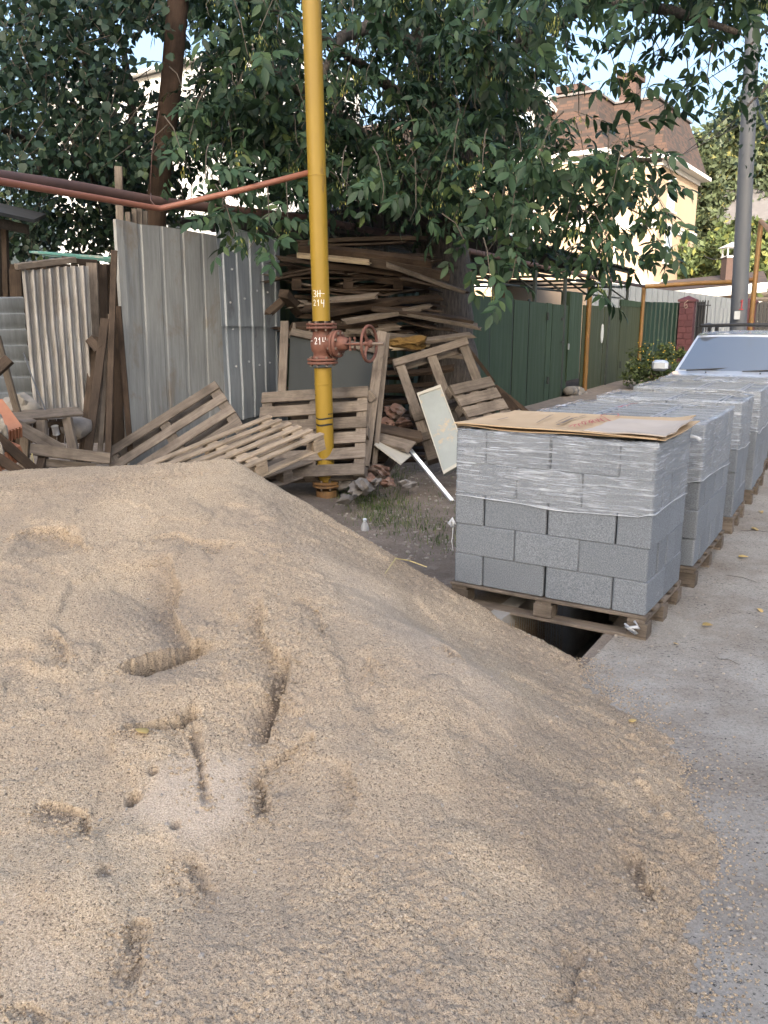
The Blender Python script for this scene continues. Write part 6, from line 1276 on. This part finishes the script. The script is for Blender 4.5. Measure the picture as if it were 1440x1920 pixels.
blob_tree('far_tree', 'rounded green tree right of the cream house corner', V(W(1310, 500, 58).x, 58, 0), [(W(1305, 370, 58), 2.0, 1.5), (W(1318, 310, 58), 1.5, 1.2), (W(1300, 440, 57), 1.8, 1.2)], 6000, .42, MT['far_leaf'], 'far trees at right')
blob_tree('far_tree', 'bright yellow green young tree above the low brown roof', V(W(1375, 520, 46).x, 46, 0), [(W(1374, 445, 46), 1.0, 1.2), (W(1362, 475, 46), .8, 1), (W(1385, 490, 46), .8, 1)], 2200, .34, MT['far_leaf2'], 'far trees at right', .1)
blob_tree('far_bush', 'green bushes spreading between timber house and low roof', V(W(1300, 520, 50).x, 50, 0), [(W(1295, 485, 50), 1.3, .9), (W(1325, 500, 49), 1.2, .8), (W(1440, 490, 48), 1.6, 1.3), (W(1425, 450, 49), 1.2, 1), (W(1345, 470, 50), 1.0, .8)], 5500, .38, MT['far_leaf2'], None, 0, 'bush')
fb = blob_tree('flower_bush', 'dark bush dotted with yellow flowers beside the silver car', V(W(1225, 700, 22).x, 22, 0), [(W(1225, 680, 22.4), .62, .8), (W(1205, 700, 22), .5, .8), (W(1250, 672, 22.6), .5, .8), (W(1240, 705, 22), .6, .7)], 3600, .10, MT['bush_leaf'], None, .04, 'bush')
m = MB()
for i in range(34):
    p = W(rt.uniform(1190, 1268), rt.uniform(642, 690), rt.uniform(21.4, 22)); 
    m.add([p+V(-.02, 0, 0), p+V(0, -.01, -.02), p+V(.02, 0, 0), p+V(0, -.01, .02)], [(0, 1, 2, 3)])
o = m.build('flowers', MT['petal'], fb, fix=False); o["kind"] = 'stuff'
# fine-leaved tree standing off to the right, its twigs reach into the frame
el = empty('elm_tree', V(7.4, 11.5, 0), 'small leaved tree reaching in at the upper right edge', 'tree'); limb([(1640, 800, 11.5, .22), (1620, 400, 11.5, .18), (1600, 100, 11.5, .14), (1590, -100, 11.5, .1)]).build('trunk', MT['bark'], el, 'all')
for q in ([(1600, 150, 11.5, .07), (1520, 120, 10.8, .04), (1440, 160, 10.2, .02), (1390, 210, 10, .008)], [(1600, 200, 11.5, .05), (1500, 220, 10.8, .03), (1430, 260, 10.4, .01)], [(1590, 0, 11.5, .06), (1480, 20, 10.6, .03), (1400, 90, 10.2, .01)]): limb(q).build('limb', MT['bark'], el, 'all')
places = []
for (px, py, n) in ((1420, 170, 50), (1395, 200, 40), (1375, 225, 22), (1435, 210, 40), (1425, 110, 50), (1440, 60, 50), (1400, 130, 30), (1440, 310, 30), (1430, 280, 16), (1380, 190, 16), (1500, 150, 90), (1520, 240, 80), (1560, 60, 120), (1360, 205, 10)):
    c = W(px, py, 10.1)
    for i in range(n): places.append((c+V(rt.gauss(0, .16), rt.gauss(0, .2), rt.gauss(0, .14)), droop_dir()))
for i in range(46):
    c = V(rt.uniform(5.3, 8.6), rt.uniform(10.2, 14.5), rt.uniform(5.6, 8.2)); s_ = onscreen(c)
    if s_ and s_[0] < 1400: continue
    for k in range(34): places.append((c+V(rt.gauss(0, .3), rt.gauss(0, .3), rt.gauss(0, .25)), droop_dir()))
grow('leaf', el, [simple_leaf(i+20, .05) for i in range(4)], places, MT['round_leaf'], (.7, 1.2), 150)
# ------------------------------------------------------------------ small things on the ground
def zg(x, y): 
    return max(.004, float(mound_z(np.array([x]), np.array([y]))[0]))
m = MB()                           # grass by the heap
for i in range(2600):
    c = rt.choice([(715, 962, 34, 14)]*5+[(760, 985, 40, 12), (680, 950, 20, 8), (800, 960, 40, 25), (745, 915, 16, 10), (830, 1000, 25, 18), (650, 940, 20, 6)]); px, py = rt.gauss(c[0], c[2]), rt.gauss(c[1], c[3]); p = G(px, py, .03); z = zg(p.x, p.y)-.01; L = rt.uniform(.015, .075); a = rt.uniform(0, 6.28); b_ = V(math.cos(a), math.sin(a), 0); d = b_*L*rt.uniform(.2, .9)+V(0, 0, L); sd = V(-b_.y, b_.x, 0)*.0028; q = V(p.x, p.y, z)
    m.add([q-sd, q+sd, q+d*.55+sd*.8+V(0, 0, L*.1), q+d*.55-sd*.8+V(0, 0, L*.1), q+d], [(0, 1, 2, 3), (3, 2, 4)])
o = m.build('grass', MT['grass'], None, fix=False); tag(o, 'sparse green weeds between the sand heap and the rubble', 'grass', kind='stuff')
ico = MB(); bmx = bmesh.new(); bmesh.ops.create_icosphere(bmx, subdivisions=1, radius=1); iv = np.array([v.co[:] for v in bmx.verts]); ifc = [tuple(v.index for v in f.verts) for f in bmx.faces]; bmx.free()
def pebbles(name, pts, mat, label):
    vs = []; fs = []; n = 0
    for (p, r) in pts:
        q = iv*np.array([rt.uniform(.7, 1.3), rt.uniform(.7, 1.3), rt.uniform(.45, .8)])*(1+.25*np.array([[rt.uniform(-1, 1)] for _ in range(len(iv))]))*r; a = rt.uniform(0, 6.28); ca, sa = math.cos(a), math.sin(a); q = q @ np.array([[ca, sa, 0], [-sa, ca, 0], [0, 0, 1]]); vs += (q+np.array(p)).tolist(); fs += [tuple(i+n for i in f) for f in ifc]; n += len(iv)
    me = bpy.data.meshes.new(name); me.from_pydata(vs, [], fs); me.update(); me.materials.append(mat); o = inst(name, me); return tag(o, label, 'gravel', kind='stuff')
pp = []
for i in range(420):
    px = rt.uniform(1080, 1460); py = rt.uniform(880, 1900) if i % 2 else rt.gauss(1230, 60); g = G(px, py, .006)
    if TR0 < g.x*SR.x+g.y*SR.y < TR1+.05: continue
    pp.append(((g.x, g.y, .006), rt.choice([.002, .003, .004, .005, .007, .009])*rt.uniform(.6, 1.1)))
for i in range(500):
    y = rt.uniform(1.6, 4); x = float(np.interp(y, FOOT_Y, FOOT_X))+rt.gauss(.03, .09); pp.append(((x, y, .006), rt.uniform(.002, .007)))
for i in range(500): g = G(rt.uniform(630, 850), rt.uniform(890, 1040), .05); pp.append(((g.x, g.y, zg(g.x, g.y)), rt.choice([.006, .008, .012, .02])*rt.uniform(.6, 1.1)))
ps = []
for i in range(2200):
    y = rt.uniform(1.5, 4); x = float(np.interp(y, FOOT_Y, FOOT_X))+abs(rt.gauss(0, .10))*rt.choice([.5, 1, 1.6]); ps.append(((x, y, .006), rt.uniform(.0015, .0055)))
for i in range(1500):
    x, y = sand_hit(rt.uniform(-10, 1290), rt.uniform(890, 1918)); ps.append(((x, y, sand_z(x, y)+.0005), rt.choice([.002, .003, .003, .004, .006])*rt.uniform(.7, 1.2)))
for pts, dep in GROOVES:
    for i in range(int(260*min(dep, .12)/.06)):
        k = rt.randrange(len(pts)-1); f = rt.random(); x = pts[k][0]*(1-f)+pts[k+1][0]*f+rt.gauss(0, .03); y = pts[k][1]*(1-f)+pts[k+1][1]*f-abs(rt.gauss(.02, .04)); ps.append(((x, y, sand_z(x, y)+.001), rt.choice([.003, .004, .006, .009])*rt.uniform(.6, 1.1)))
pebbles('sand_crumbs', ps, MT['sand'], 'loose crumbs of sand strewn over the heap and along its foot')
pebbles('gravel', pp, MT['pebble'], 'loose gravel and crumbs scattered over road and dirt')
pp = []
for i in range(420):
    x, y = sand_hit(rt.uniform(0, 1250), rt.uniform(900, 1915)); pp.append(((x, y, sand_z(x, y)+.001), rt.choice([.003, .004, .005, .008])*rt.uniform(.6, 1)))
pebbles('sand_pebbles', pp, MT['pebble'], 'small pale pebbles lying on the sand heap')
def fallen(px, py, label, onsand=False, size=.05, seed=1):
    if onsand: x, y = sand_hit(px, py); z = sand_z(x, y)+.012
    else: g = G(px, py, .008); x, y, z = g.x, g.y, .016
    rnd = random.Random(seed); m = MB(); leaflet(m, Matrix.Identity(4), size, size*.75, rnd.uniform(.2, .5), rnd.uniform(-.3, .3), True); o = m.build('fallen_leaf', MT['dry_leaf'], None, 'all', Matrix.Translation((x, y, z)) @ Euler((rnd.uniform(-.2, .2), rnd.uniform(-.1, .2), rnd.uniform(0, 6))).to_matrix().to_4x4(), fix=False); sm = o.modifiers.new('thick', 'SOLIDIFY'); sm.thickness = .0012; tag(o, label, 'leaf', 'fallen leaves')
for i, (px, py, lab, s_, sz) in enumerate(((278, 1387, 'ochre fallen leaf lying on the sand heap below the shovel cut', True, .05), (1186, 1360, 'pale fallen leaf at the right foot of the sand heap', True, .045), (1316, 1174, 'yellow green fallen leaf on the road beside the nearest pallet', False, .06), (1408, 992, 'large yellow fallen leaf farthest along the road edge', False, .085), (1384, 1046, 'yellow fallen leaf on the road beside the second pallet', False, .07), (1421, 1143, 'small ochre fallen leaf by the right edge of the road', False, .05), (1425, 960, 'small tan fallen leaf beyond the largest one on the road', False, .06), (1262, 1208, 'tiny pale leaf fragment in front of the nearest pallet corner', False, .03), (1235, 1782, 'tiny yellow leaf scrap at the bottom right on the sand edge', False, .02))): fallen(px, py, lab, s_, sz, 50+i)
for i, (a, b_, lab) in enumerate((((1390, 995), (1445, 998), 'thin twig beside the largest fallen leaf'), ((1345, 1235), (1388, 1247), 'dark twig on the road right of the nearest pallet'), ((1360, 1078), (1420, 1092), 'thin twig on the road beside the second stack'))):
    p, q = G(*a, .008), G(*b_, .008); m = MB(); m.tube([p, (p+q)/2+V(.01, .01, .006), q], [.0015, .002, .001], 5); tag(m.build('twig', MT['twig'], None, True), lab, 'twig', 'twigs on the road')
x0, y0 = sand_hit(722, 1074); x1, y1 = sand_hit(742, 1052); x2, y2 = sand_hit(768, 1044); m = MB(); m.tube([V(x0, y0, sand_z(x0, y0)+.008), V(x1, y1, sand_z(x1, y1)+.03), V(x2, y2, sand_z(x2, y2)+.04), V(x2+.1, y2-.03, sand_z(x2, y2)+.01)], [.002, .004, .0035, .002], 5); tag(m.build('straw', MT['straw'], None, True), 'bent yellow straw lying on the flank of the sand heap', 'straw')
p = G(684, 984, .08); bo = empty('plastic_bottle', p, 'neck of a clear plastic bottle poking out behind the sand heap', 'bottle'); Mb = frame(p, (1, 0, 0), (.2, -.3, .9)); m = MB(); m.lathe([(.032, -.16), (.033, -.03), (.028, 0), (.014, .03), (.013, .045)], 18); m.build('body', MT['film_edge'], bo, True, Mb); m = MB(); m.lathe([(.016, .04), (.016, .056)], 14); m.build('cap', MT['lamp_glass'], bo, True, Mb)
# ------------------------------------------------------------------ tall block added out of view, to keep the sun off the yard
fl = empty('shade_block', (-4.5, -30.5, 0), 'tall pale apartment block standing across the street behind the viewer', 'building')
m = MB(); m.box((-4.5, -36, 14.0), (23, 11, 28.0)); m.build('wall', MT['white_siding'], fl)
m = MB(); m.box((-4.5, -36, 28.15), (23.6, 11.6, .3)); m.build('roof', MT['roof_grey'], fl)
wme = MB().box((0, 0, 0), (1.5, .06, 1.5)).mesh('window'); wme.materials.append(MT['glass_dark'])
for f_ in range(8):
    for k in range(6): inst('window', wme, Matrix.Translation((-13.2+k*3.5, -30.48, 2.2+f_*3.05)), fl)

# yard edges beyond the frame
lf = empty('plank_fence', (-7, 2, 0), 'weathered plank fence closing the yard beyond the left edge of the view', 'fence')
for i in range(64): a = V(-4.9-i*.085, 6.2-i*.17, 0); board('fence_board', a, a+V(0, 0, 2.1+.05*math.sin(i*2.3)), .155, .022, 'wood_old', lf, (.88, -.47, 0), i % 5)
for z in (.5, 1.7): m = MB(); a, b_ = V(-4.98, 6.25, z), V(-10.4, -4.6, z); m.tube([a, b_], .035, 6); m.build('rail', MT['wood_dark'], lf)
blob_tree('garden_tree', 'broad garden tree beyond the plank fence at left', V(-9.5, 9, 0), [(V(-9.5, 9, 4.5), 2.2, .9), (V(-8.4, 7.6, 3.8), 1.6, .9), (V(-10.5, 10.6, 4.2), 2.0, .9), (V(-11, 7.8, 3.4), 1.8, .9)], 9000, .16, MT['round_leaf'])
blob_tree('garden_tree', 'second garden tree farther left beyond the plank fence', V(-13, 3, 0), [(V(-13, 3, 4.2), 2.4, .9), (V(-12, 1.2, 3.6), 1.8, .9), (V(-14, 5, 4), 2.2, .9)], 8000, .18, MT['round_leaf'])
rw_ = empty('garden_wall', st(12, 6.4), 'grey concrete garden wall along the far side of the road', 'wall')
for i in range(16): m = MB(); m.prism([st(-2+i*2.5, 6.2), st(.47+i*2.5, 6.2), st(.47+i*2.5, 6.38), st(-2+i*2.5, 6.38)], (0, 0, 2.2)); m.build('panel', MT['concrete'], rw_)
for i in range(3): c = st(6+i*9, 9.5); blob_tree('street_tree', ['nearest', 'middle', 'farthest'][i]+' of three trees behind the concrete garden wall', c, [(c+V(0, 0, 4.5), 2.2, .9), (c+V(1.2, .8, 3.8), 1.8, .9), (c+V(-.8, 1.4, 4.0), 1.8, .9)], 6000, .2, MT['far_leaf'], 'trees behind the garden wall')
